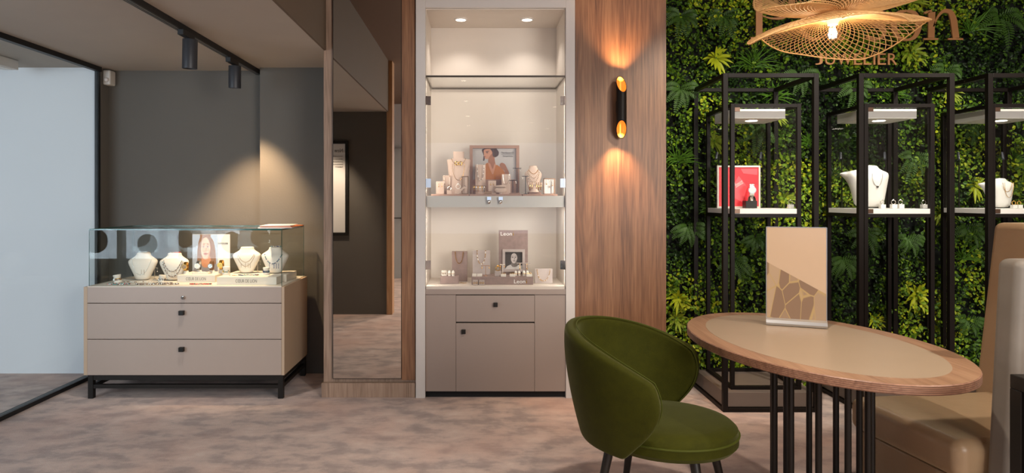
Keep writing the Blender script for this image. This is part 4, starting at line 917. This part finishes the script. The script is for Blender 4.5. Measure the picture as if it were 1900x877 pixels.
def fern(px, py, s, label, seed, D=4.85, mt='leaf_fern'):
    r = random.Random(seed); c = Vector((PX(px, D), D, PZ(py, D)))
    t = thing('fern', tuple(c), label, 'plant', 'ferns on the plant wall')
    for f in range(6):
        mb = MB(); a = -PI/2+(f-2.5)*.62+r.uniform(-.2, .2); d = Vector((math.cos(a), -r.uniform(.15, .4), math.sin(a)+.25)).normalized(); L = s*r.uniform(.8, 1.15); N = 15; P = []
        for i in range(N+1):
            u = i/N; P.append(c+d*L*u+Vector((0, -.05*math.sin(u*PI), -.35*L*u*u)))
        mb.path(P, .0014, 4)
        for i in range(1, N):
            tg = (P[i+1]-P[i-1]).normalized(); sd = tg.cross(Vector((0, -1, .1))).normalized(); ln = L*.26*math.sin(PI*min(1, .12+.86*i/N))**.8
            for sg in (-1, 1): leaf(mb, P[i], sd*sg+tg*.45, Vector((0, -1, .2)), ln, L/N*1.05, .1)
        mb.build('frond', mt, t)
LP = [(1328, 108, .13, 'bright lance-leaved plant high left, above the left vitrine frame'), (1325, 262, .10, 'lance-leaved plant behind the left vitrine, left side'), (1440, 215, .09, 'lance-leaved plant behind the lamp box of the left vitrine'), (1258, 552, .11, 'lance-leaved plant beside the oak panel, level with the chair back'), (1255, 590, .10, 'lance-leaved plant beside the oak panel, just above the chair'), (1568, 215, .09, 'lance-leaved plant behind the middle vitrine, upper left'), (1700, 545, .13, 'lance-leaved plant low behind the middle vitrine, above the table'), (1745, 395, .11, 'lance-leaved plant between the middle and right vitrines'), (1690, 98, .13, 'lance-leaved plant right of the JUWELIER lettering'), (1808, 345, .11, 'lance-leaved plant behind the right vitrine, left side'), (1690, 5, .13, 'lance-leaved plant at the top between pendant lamp and the n'), (1455, 368, .09, 'lance-leaved plant behind the lower right of the left vitrine'), (1620, 592, .09, 'lance-leaved plant low behind the middle vitrine, left of the bright one'), (1760, 170, .10, 'lance-leaved plant between the tops of middle and right frames')]
for i, (a, b, s, la) in enumerate(LP): lance_plant(a, b, s, la, i, 'leaf_lance' if i % 3 else 'leaf_lime')
GP = [(1395, 122, .22, 'long grass tuft left of the lettering, above the left vitrine'), (1258, 300, .16, 'grass tuft beside the oak panel at sconce height'), (1500, 270, .15, 'grass tuft between the left and middle vitrines'), (1800, 60, .22, 'grass tuft right of the large letter n'), (1785, 480, .16, 'grass tuft low beside the bench back'), (1320, 392, .12, 'grass tuft at the foot of the left glass box'), (1545, 330, .14, 'grass tuft behind the left edge of the middle vitrine'), (1880, 300, .18, 'grass tuft behind the right vitrine'), (1440, 180, .14, 'grass tuft behind the top of the left frame'), (1650, 180, .14, 'grass tuft behind the top of the middle frame')]
for i, (a, b, s, la) in enumerate(GP): grass_plant(a, b, s, la, 50+i)
FP = [(1262, 165, .15, 'fern beside the oak panel level with the sconce top'), (1262, 30, .15, 'fern in the top corner beside the oak panel'), (1340, 30, .14, 'fern at the top left of the large sign'), (1275, 420, .14, 'fern beside the oak panel below the left vitrine'), (1400, 240, .15, 'fern behind the glass of the left vitrine'), (1480, 140, .15, 'fern below the J of the lettering'), (1580, 160, .14, 'fern between left and middle frame tops'), (1690, 290, .15, 'fern behind the middle glass box, right side'), (1850, 30, .17, 'fern at the top right corner'), (1860, 200, .15, 'fern behind the top of the right glass box'), (1750, 130, .13, 'fern under the large letter n'), (1600, 430, .13, 'fern right under the middle glass box'), (1680, 440, .12, 'fern under the right side of the middle glass box'), (1400, 440, .12, 'fern behind the table card'), (1790, 420, .13, 'fern left of the bench back top'), (1560, 480, .13, 'fern right of the table card'), (1800, 235, .14, 'fern between middle and right glass boxes'), (1330, 620, .12, 'fern low behind the left vitrine legs'), (1790, 590, .13, 'fern low beside the bench back'), (1360, 480, .13, 'fern below the left glass box')]
for i, (a, b, s, la) in enumerate(FP): fern(a, b, s, la, 90+i)

# ================================================================ sign
D = 4.72
sg = thing('shop_sign', (PX(1590, D), D, PZ(75, D)), 'large copper serif lettering on the plant wall, partly behind the pendant lamp', 'sign')
k_ = D/F
def L_(*strokes):
    mb = MB()
    for st_ in strokes: mb.stroke([(PX(x, D), PZ(y, D), w*k_) for x, y, w in st_], D-.012, D)
    return mb.build('letter', 'sign_copper', sg)
L_([(1407.5, -22, 12), (1407.5, 20, 12), (1407.5, 70, 12)], [(1392, -23, 3), (1410, -23, 3), (1432, -22, 3)], [(1392, 71, 3), (1405, 71, 3), (1424, 71, 3)], [(1430, -22, 4), (1455, -19, 7), (1468, 6, 12), (1455, 31, 7), (1432, 35, 3), (1413, 30, 2)])
L_([(1488, 44, 4), (1510, 44, 4), (1532, 44, 4)], [(1531, 44, 8), (1525, 26, 6), (1510, 21, 4), (1494, 30, 8), (1487, 48, 11), (1494, 66, 9), (1512, 74, 5), (1533, 64, 3)])
L_([(1553, 24, 11), (1553, 48, 11), (1553, 72, 11)], [(1541, 25, 4), (1552, 22, 5)], [(1541, 73, 3), (1566, 73, 3)], [(1557, 46, 2), (1565, 28, 4), (1576, 23, 7), (1583, 29, 8)])
L_([(1642, 29, 7), (1633, 22, 4), (1620, 21, 4), (1608, 32, 8), (1620, 44, 10), (1636, 52, 10), (1638, 66, 6), (1622, 74, 4), (1606, 68, 6)])
L_([(1680, 21, 4), (1664, 26, 8), (1657, 47, 11), (1664, 68, 8), (1680, 74.5, 4), (1696, 68, 8), (1703, 47, 11), (1696, 26, 8), (1680, 21, 4)])
L_([(1727, 23, 13), (1726.5, 50, 12), (1726, 71, 12)], [(1713, 25, 4), (1727, 20.5, 4)], [(1712, 73, 3), (1739, 73, 3)], [(1730, 50, 2), (1738, 32, 4), (1749, 21.5, 6), (1761, 23, 9), (1767, 36, 12), (1770, 56, 12), (1772, 71, 12)], [(1757, 73, 3), (1785, 73, 3)])
D = 4.74
sg2 = thing('shop_sign', (PX(1587, D), D, PZ(121, D)), 'copper capital lettering JUWELIER below the large serif sign', 'sign')
for ch, a, b in (('J', 1511.5, 1525), ('U', 1529.5, 1548), ('W', 1552, 1579), ('E', 1583, 1598), ('L', 1601, 1615.5), ('I', 1619, 1622.5), ('E', 1627, 1642), ('R', 1646, 1662.5)):
    MB().text(ch, PX(a, D), PX(b, D), PZ(120.5, D), PZ(99.5, D), D-.012, D).build('letter', 'sign_copper', sg2)

# ================================================================ vitrines
V0 = []
def vitrine(px, label, cx):
    w = .031; o0, o1 = PX(px, 4.22), PX(px, 4.22)+.605; y0, y1 = 4.22, 4.82; zt_ = PZ(135.5, 4.22)
    t = thing('vitrine', ((o0+o1)/2, 4.52, 0), label, 'vitrine', 'black framed glass vitrines before the plant wall'); h = w/2; og = tuple(t['_o'])
    A = [o0+h, o1-h]; B_ = [y0+h, y1-h]; mb = MB()
    for a in A:
        for b in B_: mb.box(a-h, a+h, b-h, b+h, 0, zt_)
    for z in (zt_-h*.85, h*.85):
        for b in B_: mb.box(A[0]+h, A[1]-h, b-h, b+h, z-h*.85, z+h*.85)
        for a in A: mb.box(a-h, a+h, B_[0]+h, B_[1]-h, z-h*.85, z+h*.85)
    mb.build('outer_frame', 'black_steel', t, bevel=.0015)
    MB().box(o0+.012, o1-.012, y0+.016, y1-.016, .03, .122).build('plinth', 'vit_base', t, bevel=.002)
    cxm = (o0+o1)/2; i0, i1, j0, j1 = cxm-.226, cxm+.226, 4.293, 4.765; zi1, zi0 = PZ(192, 4.293), .1225; w = .025; h = w/2; mb = MB(); A = [i0+h, i1-h]; B_ = [j0+h, j1-h]
    for a in A:
        for b in B_: mb.box(a-h, a+h, b-h, b+h, zi0, zi1)
    for z in (zi1-h, PZ(400, 4.293), zi0+h*.9):
        for b in B_: mb.box(A[0]+h, A[1]-h, b-h, b+h, z-h*.9, z+h*.9)
        for a in A: mb.box(a-h, a+h, B_[0]+h, B_[1]-h, z-h*.9, z+h*.9)
    mb.build('inner_frame', 'black_steel', t, bevel=.001)
    zb_ = PZ(400, 4.293)+h*.9; zg1 = zi1-w
    MB().box(i0+w*.2, i1-w*.2, j0+w*.3, j1-w*.3, zb_+.0005, zb_+.033).build('tray', 'box_white', t, bevel=.002)
    zl = zb_+.034
    for n_, bx_ in (('glass_door', (i0+w, i1-w, j0+.008, j0+.013, zb_, zg1)), ('glass_back', (i0+w, i1-w, j1-.013, j1-.008, zb_, zg1)), ('glass_side', (i0+.008, i0+.013, j0+w, j1-w, zb_, zg1)), ('glass_side', (i1-.013, i1-.008, j0+w, j1-w, zb_, zg1))):
        MB().box(*bx_).build(n_, 'glass_clear', t)
    lb = MB().box(i0+.035, i1-.07, j0+.07, j1-.08, zg1-.062, zi1-w).build('lamp_box', 'box_white', t, bevel=.002)
    lx, ly = cxm-.01, 4.5; MB().lathe([(.038, 0), (.038, -.002)], (lx, ly, zg1-.0622), 24).build('lens', 'glow_white', lb, origin=og)
    light('SPOT', 'vitrine_lamp', (lx, ly, zg1-.075), (lx, ly, 1), 5.5, NEUT, spot_size=math.radians(130), spot_blend=.5, shadow_soft_size=.03)
    for z in (zg1-.012, zb_+.018):
        MB().box(i0+w, i0+w+.034, j0+.002, j0+.0078, z-.014, z+.014).build('door_clip', 'clip_brown', t, bevel=.001)
    # gooseneck lamps
    for a, s in ((i0+.055, 1), (i1-.09, -1)):
        g = MB().lathe([(.016, 0), (.016, .004), (.005, .006)], (a, 4.66, zl), 14).tube((a, 4.66, zl+.004), (a, 4.66, zl+.37), .0045, n=10).tube((a, 4.66, zl+.37), (a-.022, 4.64, zl+.374), .0045, n=8).build('spot_post', 'black_steel', t, smooth=True)
        MB().tube((a-.018, 4.645, zl+.384), (a-.038, 4.61, zl+.335), .0085, n=12).build('spot_head', 'spot_grey', g, origin=og, smooth=True)
    return cxm, zl, i0, i1
c1, zl, i0, i1 = vitrine(1342, 'black framed vitrine nearest the oak panel, with a red watch display', 1)
c2, _, _, _ = vitrine(1594, 'black framed vitrine in the middle, with a white bust and small rings', 2)
c3, _, _, _ = vitrine(1834, 'black framed vitrine at the right edge, partly behind the bench', 3)
# red framed watch display
D = 4.60; x0, x1, z1 = PX(1331, D), PX(1411, D), PZ(307, D)
rf = thing('watch_display_frame', ((x0+x1)/2, D, zl), 'pale framed red advertising panel in the left vitrine', 'picture'); f_ = .011
MB().box(x0, x1, D, D+.015, zl, zl+f_).box(x0, x1, D, D+.015, z1-f_, z1).box(x0, x0+f_, D, D+.015, zl+f_, z1-f_).box(x1-f_, x1, D, D+.015, zl+f_, z1-f_).build('frame', 'cream', rf)
X = lambda u: x0+f_+(x1-x0-2*f_)*u; Z = lambda v: zl+f_+(z1-zl-2*f_)*v
mb = MB().box(X(0), X(1), D+.006, D+.012, Z(0), Z(1)); mb.mat(1).poly([(X(.3), Z(.98)), (X(.55), Z(.6)), (X(.98), Z(.55)), (X(.98), Z(.98))], D+.005, D+.0059); mb.mat(2).poly([(X(.55), Z(.96)), (X(.62), Z(.84)), (X(.97), Z(.80)), (X(.97), Z(.97))], D+.004, D+.0049).poly([(X(.25), Z(.3)), (X(.5), Z(.78)), (X(.72), Z(.5)), (X(.6), Z(.1))], D+.0045, D+.0059)
mb.build('red_panel', ['red_print', 'red_print_dark', 'red_print_light'], rf)
mb = MB().text('TISSOT', 0, .062, 0, .014, -.001, 0).box(0, .06, -.001, 0, -.006, -.004).box(0, .01, -.001, 0, .019, .029); mb.xf(Matrix.Translation((X(.42), D+.0038, Z(.5))) @ Matrix.Rotation(-.55, 4, 'Y')); mb.build('lettering', 'paper', rf)
bk = tag(MB().box(PX(1384, 4.5), PX(1405, 4.5), 4.5, 4.56, zl, zl+.05).build('watch_block', 'black_metal', None, bevel=.001), 'black cube under the silver watch in the left vitrine', 'display block')
watch(PX(1395, 4.52), 4.52, zl+.05, 1.5, 'silver wristwatch on the black cube in the left vitrine', 'silver', 'pearl', 'silver', rz=-.3)
def small_ring_stand(p, D, z, label, s=1, mt='silver'):
    x = PX(p, D); mb = MB(); torus(mb, (x, D, z+.024*s+.012*s), .012*s, .002*s, 'y', 18); mb.ball((x, D, z+.05*s), .004*s, 8, 5)
    tag(MB().box(x-.015*s, x+.015*s, D-.014, D+.014, z, z+.0235*s).build('ring_stand', 'box_white', None, bevel=.0015), 'white cube under '+label, 'jewellery stand'); tag(mb.build('ring', mt, None, smooth=True), label, 'ring')
small_ring_stand(1467, 4.42, zl, 'silver ring near the right glass of the left vitrine', 1.1)
# large white busts in vitrines
def big_bust(cx, y, z, H, label, rz):
    mb = MB(); rs = []; n = 32
    for t, w, d_, xo in [(0, .30, .24, 0), (.2, .33, .26, 0), (.5, .40, .28, -.01), (.66, .46, .27, -.03), (.74, .52, .24, -.06), (.80, .56, .20, -.09), (.84, .50, .17, -.08), (.88, .30, .15, -.01), (.93, .17, .13, .02), (1, .165, .13, .02)]:
        rs.append([(xo*H*1.3+w*H*math.copysign(abs(math.cos(a))**.85, math.cos(a)), d_*H*math.sin(a), t*H) for a in [2*PI*k/n for k in range(n)]])
    mb.rings(rs); o = mb.build('necklace_bust', 'box_white', None, origin=(0, 0, 0), smooth=True); o.location = (cx, y, z); o.rotation_euler = (0, 0, rz); sb = o.modifiers.new('s', 'SUBSURF'); sb.levels = 1; sb.render_levels = 1
    return tag(o, label, 'bust')
H = PZ(306, 4.52)-zl; X2 = PX(1615, 4.52); big_bust(X2, 4.54, zl, H, 'tall white necklace bust in the middle vitrine', -.05)
hang(X2+.01, 4.54-.27*H-.004, zl+H*.80, .035, .085, ['silver'], .0014, 'thin chain with dark stone on the tall white bust, middle vitrine', 24, .5, chain=True)
tag(MB().ball((X2+.01, 4.54-.27*H-.008, zl+H*.80-.09), .007, 10, 6).build('pendant', 'dark_bead', None, smooth=True), 'dark stone pendant on the tall white bust', 'pendant')
for p, s, la in ((1637, 1.1, 'triangular silver ring right of the bust, middle vitrine'), (1658, 1.15, 'silver ring on the second cube, middle vitrine'), (1671, 1.15, 'silver ring on the third cube, middle vitrine'), (1714, 1.1, 'silver ring near the right glass, middle vitrine')): small_ring_stand(p, 4.44, zl, la, s)
H = PZ(330, 4.52)-zl; X3 = PX(1858, 4.52); big_bust(X3, 4.54, zl, H, 'smaller white necklace bust in the right vitrine', -.1)
for k, dd_ in enumerate((.06, .10)): hang(X3+.01+.01*k, 4.54-.27*H-.004-.002*k, zl+H*.84, .03, dd_, ['gold'], .0014, ['shorter', 'longer'][k]+' fine gold chain on the bust in the right vitrine', 24, .5, chain=True)
for p, s, la in ((1881, 1.0, 'gold ring right of the bust, right vitrine'), (1891, 1.0, 'second gold ring right of the bust, right vitrine')): small_ring_stand(p, 4.44, zl, la, s, 'gold')

# ================================================================ oval table
tz = .76; tcx, tcy = 1.393, 2.787; TA, TB = .682, .449; trot = math.atan2(.994, .108)+PI
trot = math.radians(-83.8)
def oval(k, dz, off=0, n=72): return [(tcx+(TA+off)*k*math.cos(t)*math.cos(trot)-(TB+off)*k*math.sin(t)*math.sin(trot), tcy+(TA+off)*k*math.cos(t)*math.sin(trot)+(TB+off)*k*math.sin(t)*math.cos(trot), dz) for t in [2*PI*j/n for j in range(n)]]
tb = thing('oval_table', (tcx, tcy, 0), 'oval plywood-edged table with beige inlay and black rod legs', 'table')
mb = MB(); th = .034
mb.rings([oval(1, tz-th, -.004), oval(1, tz-th+.003), oval(1, tz-.003), oval(1, tz, -.003)], cap=False)
vs = oval(1, tz-th, -.004); mb.add(vs, [tuple(range(71, -1, -1))])
mb.mat(1).rings([oval(1, tz, -.003), oval(1, tz+.0001, -.085)], cap=False)
mb.build('tabletop', ['ply_edge', 'table_oak'], tb)
MB().rings([oval(1, tz-.002, -.085), oval(1, tz+.0006, -.085)]).build('inlay', 'tabletop', tb)
def leg_at(px, py_, D): return (PX(px, D), D)
for a in range(11):
    t = 2*PI*a/11+.2; x = tcx+.03+.185*math.cos(t); y = tcy-.02+.185*math.sin(t)
    MB().tube((x, y, .008), (x, y, tz-th), .0125, n=14).build('leg', 'black_metal', tb, smooth=True)
MB().lathe([(.27, 0), (.27, .006), (.26, .008)], (tcx+.03, tcy-.02, 0), 48).build('foot_plate', 'black_metal', tb)
# card holder
A_ = Vector((PX(1421, 3.13), 3.13, tz+.001)); B2 = Vector((PX(1535, 3.03), 3.03, tz+.001)); ang = math.atan2(B2.y-A_.y, B2.x-A_.x); Wc = (B2-A_).length
ch = thing('table_card_holder', tuple(A_), 'upright beige printed card in an aluminium holder on the oval table', 'card holder', rz=ang)
mb = MB(); mb.rings([[(x, .0, .001), (x, -.018, .002), (x, -.022, .012), (x, -.016, .026), (x, -.004, .034), (x, .008, .034), (x, .012, .001)] for x in (0, Wc)]); mb.build('holder_base', 'alu', ch, local=True, bevel=.001)
mb = MB().box(0, Wc, .03, .06, .0, .003); mb.build('rear_foot', 'alu', ch, local=True)
Hc = .455
mb = MB().box(.004, Wc-.004, -.001, .004, .02, Hc); mb.mat(1).poly([(.004, .02), (Wc-.004, .02), (Wc-.004, .155), (.004, .293)], -.0016, -.0011)
mb.build('card', ['card_beige', 'crack_print'], ch, local=True)
MB().box(.0005, .0035, -.002, .005, .034, Hc+.002).box(Wc-.0035, Wc-.0005, -.002, .005, .034, Hc+.002).box(.0035, Wc-.0035, -.002, .005, Hc, Hc+.003).build('acrylic_rim', 'alu', ch, local=True)

# ================================================================ velvet chair
chx, chy = .72, 2.66; crz = math.radians(-30)
cr = thing('armchair', (chx, chy, 0), 'olive green velvet tub chair with dark tapered legs', 'chair', rz=crz)
nu, nv = 34, 12; vs = []; fs = []
for j in range(nv+1):
    v = j/nv
    for i in range(nu+1):
        u = -1+2*i/nu; au = abs(u)
        ztop = .845-.02*au-.13*au**2.4; z0 = .405
        A = math.radians(80+27*math.sin(PI*.68*v**.9)**1.1)
        phi = PI+u*A; z = z0+(ztop-z0)*v
        r = .240+.07*(1-(1-v)**1.8)-.006*max(0, (v-.8)/.2)
        k = 1+.03*(1-au)
        vs.append((r*k*math.cos(phi)*1.03, r*math.sin(phi), z))
for j in range(nv):
    for i in range(nu): a = j*(nu+1)+i; fs.append((a, a+1, a+nu+2, a+nu+1))
mb = MB().add(vs, fs); sh = mb.build('backrest', 'green_velvet', cr, local=True, smooth=True)
so_ = sh.modifiers.new('sol', 'SOLIDIFY'); so_.thickness = .05; so_.offset = 1 ; sb = sh.modifiers.new('sub', 'SUBSURF'); sb.levels = 2; sb.render_levels = 2
pts = [Vector(vs[j*(nu+1)]) for j in range(0, nv+1)]+[Vector(vs[nv*(nu+1)+i]) for i in range(1, nu+1)]+[Vector(vs[j*(nu+1)+nu]) for j in range(nv-1, -1, -1)]
pp = []
for p in pts: d = Vector((p.x, p.y, 0)).normalized(); pp.append(p+d*.002)
MB().path(pp, .0022, 6).build('piping', 'velvet_piping', cr, local=True, smooth=True)
def dsh(r, z, n=48): # seat outline, a little deeper to the front
    out = []
    for k in range(n):
        t = 2*PI*k/n; c, s = math.cos(t), math.sin(t); out.append((.03+r*(1.02 if c > 0 else .95)*c, r*.97*s, z))
    return out
mb = MB(); mb.rings([dsh(.195, .395), dsh(.252, .398), dsh(.267, .415), dsh(.267, .448)], cap=True); mb.rings([dsh(.267, .4485), dsh(.264, .468), dsh(.248, .482), dsh(.21, .490), dsh(.12, .494), dsh(.01, .496)], cap=True)
s_ = mb.build('seat', 'green_velvet', cr, local=True, smooth=True)
MB().path(dsh(.2685, .449), .0042, 8, closed=True).build('seat_piping', 'velvet_piping', s_, local=True, smooth=True)
for a, b in ((.20, .17), (.20, -.17), (-.17, .17), (-.17, -.17)):
    MB().tube((a*.85, b*.85, .40), (a*1.25, b*1.25, 0), .019, .011, n=16).build('leg', 'black_metal', cr, local=True, smooth=True)

# ================================================================ bench
bn = thing('corner_bench', (1.75, 3.06, 0), 'beige velvet upholstered bench with a tall reclined backrest', 'bench', rz=math.radians(7.2))
MB().box(-.02, .72, -.595, 0, 0, .30).build('base', 'bench_velvet', bn, local=True, bevel=.01, seg=3, smooth=True)
MB().box(-.05, .68, -.595, .01, .302, .45).build('seat_cushion', 'bench_velvet', bn, local=True, bevel=.045, seg=6, smooth=True)
mb = MB(); mb.add([(.62, -.595, .30), (.78, -.595, .30), (.90, -.595, 1.235), (.74, -.595, 1.235), (.62, .06, .30), (.78, .06, .30), (.90, .06, 1.235), (.74, .06, 1.235)], [(0, 1, 2, 3), (7, 6, 5, 4), (0, 4, 5, 1), (1, 5, 6, 2), (2, 6, 7, 3), (3, 7, 4, 0)])
mb.build('backrest', 'back_velvet', bn, local=True, bevel=.03, seg=5, smooth=True)
mb = MB(); y0, y1 = -.70, -.60; mb.add([(.03, y0, .0), (1.0, y0, 0), (1.0, y0, 1.13), (.095, y0, 1.13), (.03, y1, .0), (1.0, y1, 0), (1.0, y1, 1.13), (.095, y1, 1.13)], [(0, 1, 2, 3), (7, 6, 5, 4), (0, 4, 5, 1), (1, 5, 6, 2), (2, 6, 7, 3), (3, 7, 4, 0)])
mb.build('end_panel', 'panel_velvet', bn, local=True, bevel=.03, seg=5, smooth=True)

# black metal console at the right edge
D = 1.9; x0 = PX(1873, D); z1 = PZ(693, D)
cn = thing('metal_console', (x0+.3, 1.6, 0), 'black metal framed console at the right edge beside the bench end', 'console'); mb = MB(); w = .04
for a in (x0+w/2, x0+.55):
    for b in (D-w/2, D-.55): MB().box(a-w/2, a+w/2, b-w/2, b+w/2, 0, z1-w).build('leg', 'black_metal', cn, bevel=.002)
MB().box(x0, x0+.55+w/2, D-.55-w/2, D, z1-w, z1).build('top', 'black_metal', cn, bevel=.003)
MB().box(x0+.012, x0+.018, D-.53, D-w, .02, z1-w).build('side_panel', 'spot_grey', cn)

# ================================================================ pendant lamp
pc_ = Vector((PX(1545, 2.75), 2.75, 0)); zn = 2.095
pn = thing('pendant_lamp', (pc_.x, pc_.y, zn), 'two-layered woven rattan pendant lamp with a bare globe bulb', 'pendant lamp')
def rimfn(tab):
    def f(th):
        th = th % (2*PI); n = len(tab); u = th/(2*PI)*n; i = int(u) % n; t = u-int(u); t = t*t*(3-2*t)*.5+t*.5
        a, b = tab[i], tab[(i+1) % n]; return a[0]+(b[0]-a[0])*t, a[1]+(b[1]-a[1])*t
    return f
# angle 0 = right, 90 = away, 180 = left, 270 = towards the viewer: (radius, z)
low = rimfn([(.385, 2.077), (.42, 1.985), (.34, 2.02), (.30, 2.065), (.335, 1.985), (.30, 2.015), (.30, 2.03), (.27, 2.03)])
upp = rimfn([(.37, 2.175), (.36, 2.28), (.32, 2.32), (.30, 2.25), (.30, 2.12), (.29, 2.095), (.30, 2.17), (.32, 2.19)])
def shade(name, rim, z0, r0, N, tw, arch):
    mb = MB(); rp = []
    for sgn in (1, -1):
        for k in range(N):
            t0 = 2*PI*k/N; P = []; K = 9
            for i in range(K+1):
                s = i/K; th = t0+sgn*tw*s**.8; R1, z1 = rim(t0+sgn*tw); Ri = r0+(R1*1.015-r0)*s; R2, z2 = rim(th)
                z = z0+(z1-z0)*(s**arch); P.append((pc_.x+Ri*math.cos(th), pc_.y+Ri*math.sin(th), z))
            mb.path(P, .0018, 4)
    for k in range(96):
        th = 2*PI*k/96; R_, z = rim(th); rp.append((pc_.x+R_*math.cos(th), pc_.y+R_*math.sin(th), z))
    mb.path(rp, .003, 6, closed=True)
    torus(mb, (pc_.x, pc_.y, z0), r0, .005, 'z', 32)
    return mb.build(name, 'rattan', pn, smooth=True)
shade('lower_shade', low, zn, .055, 84, .72, 1.5); shade('upper_shade', upp, zn+.012, .06, 84, .72, 1.4)
MB().lathe([(.0, .02), (.034, .018), (.034, -.004), (.026, -.012), (.018, -.03), (.0, -.031)], (pc_.x, pc_.y, zn-.002), 24).build('lamp_socket', 'socket', pn, smooth=True)
zbu = 2.026
MB().lathe([(.012, .062), (.014, .05), (.022, .036), (.036, .018), (.0405, 0), (.037, -.018), (.026, -.031), (.012, -.039), (.001, -.0405)], (pc_.x, pc_.y, zbu), 28).build('bulb', 'glass_bulb', pn, smooth=True)
mb = MB()
for k in range(6):
    t = 2*PI*k/6; mb.tube((pc_.x+.008*math.cos(t), pc_.y+.008*math.sin(t), zbu+.022), (pc_.x+.014*math.cos(t), pc_.y+.014*math.sin(t), zbu-.016), .0016, n=6)
mb.build('filament', 'filament', pn)
MB().tube((pc_.x, pc_.y, zn+.015), (pc_.x, pc_.y, H2), .003, n=8).build('cord', 'black_metal', pn)
light('POINT', 'pendant_bulb', (pc_.x, pc_.y, zbu), (0, 0, 0), 5, (1, .76, .5), shadow_soft_size=.02)

# recessed lamps in the high ceiling
for i, (x, y) in enumerate(CEIL):
    t = thing('recessed_ceiling_lamp', (x, y, H2), 'round recessed ceiling lamp in the high ceiling, seen only as reflections in glass', 'ceiling lamp', 'recessed lamps in the high ceiling')
    MB().lathe([(.055, 0), (.055, -.006), (.04, -.008)], (x, y, H2), 24, cap=False).build('trim_ring', 'frame_white', t, smooth=True)
    MB().lathe([(.04, -.001), (.04, -.006)], (x, y, H2), 20).build('lens', 'glow_white', t)
for o in bpy.data.objects:
    if '_o' in o: del o['_o']
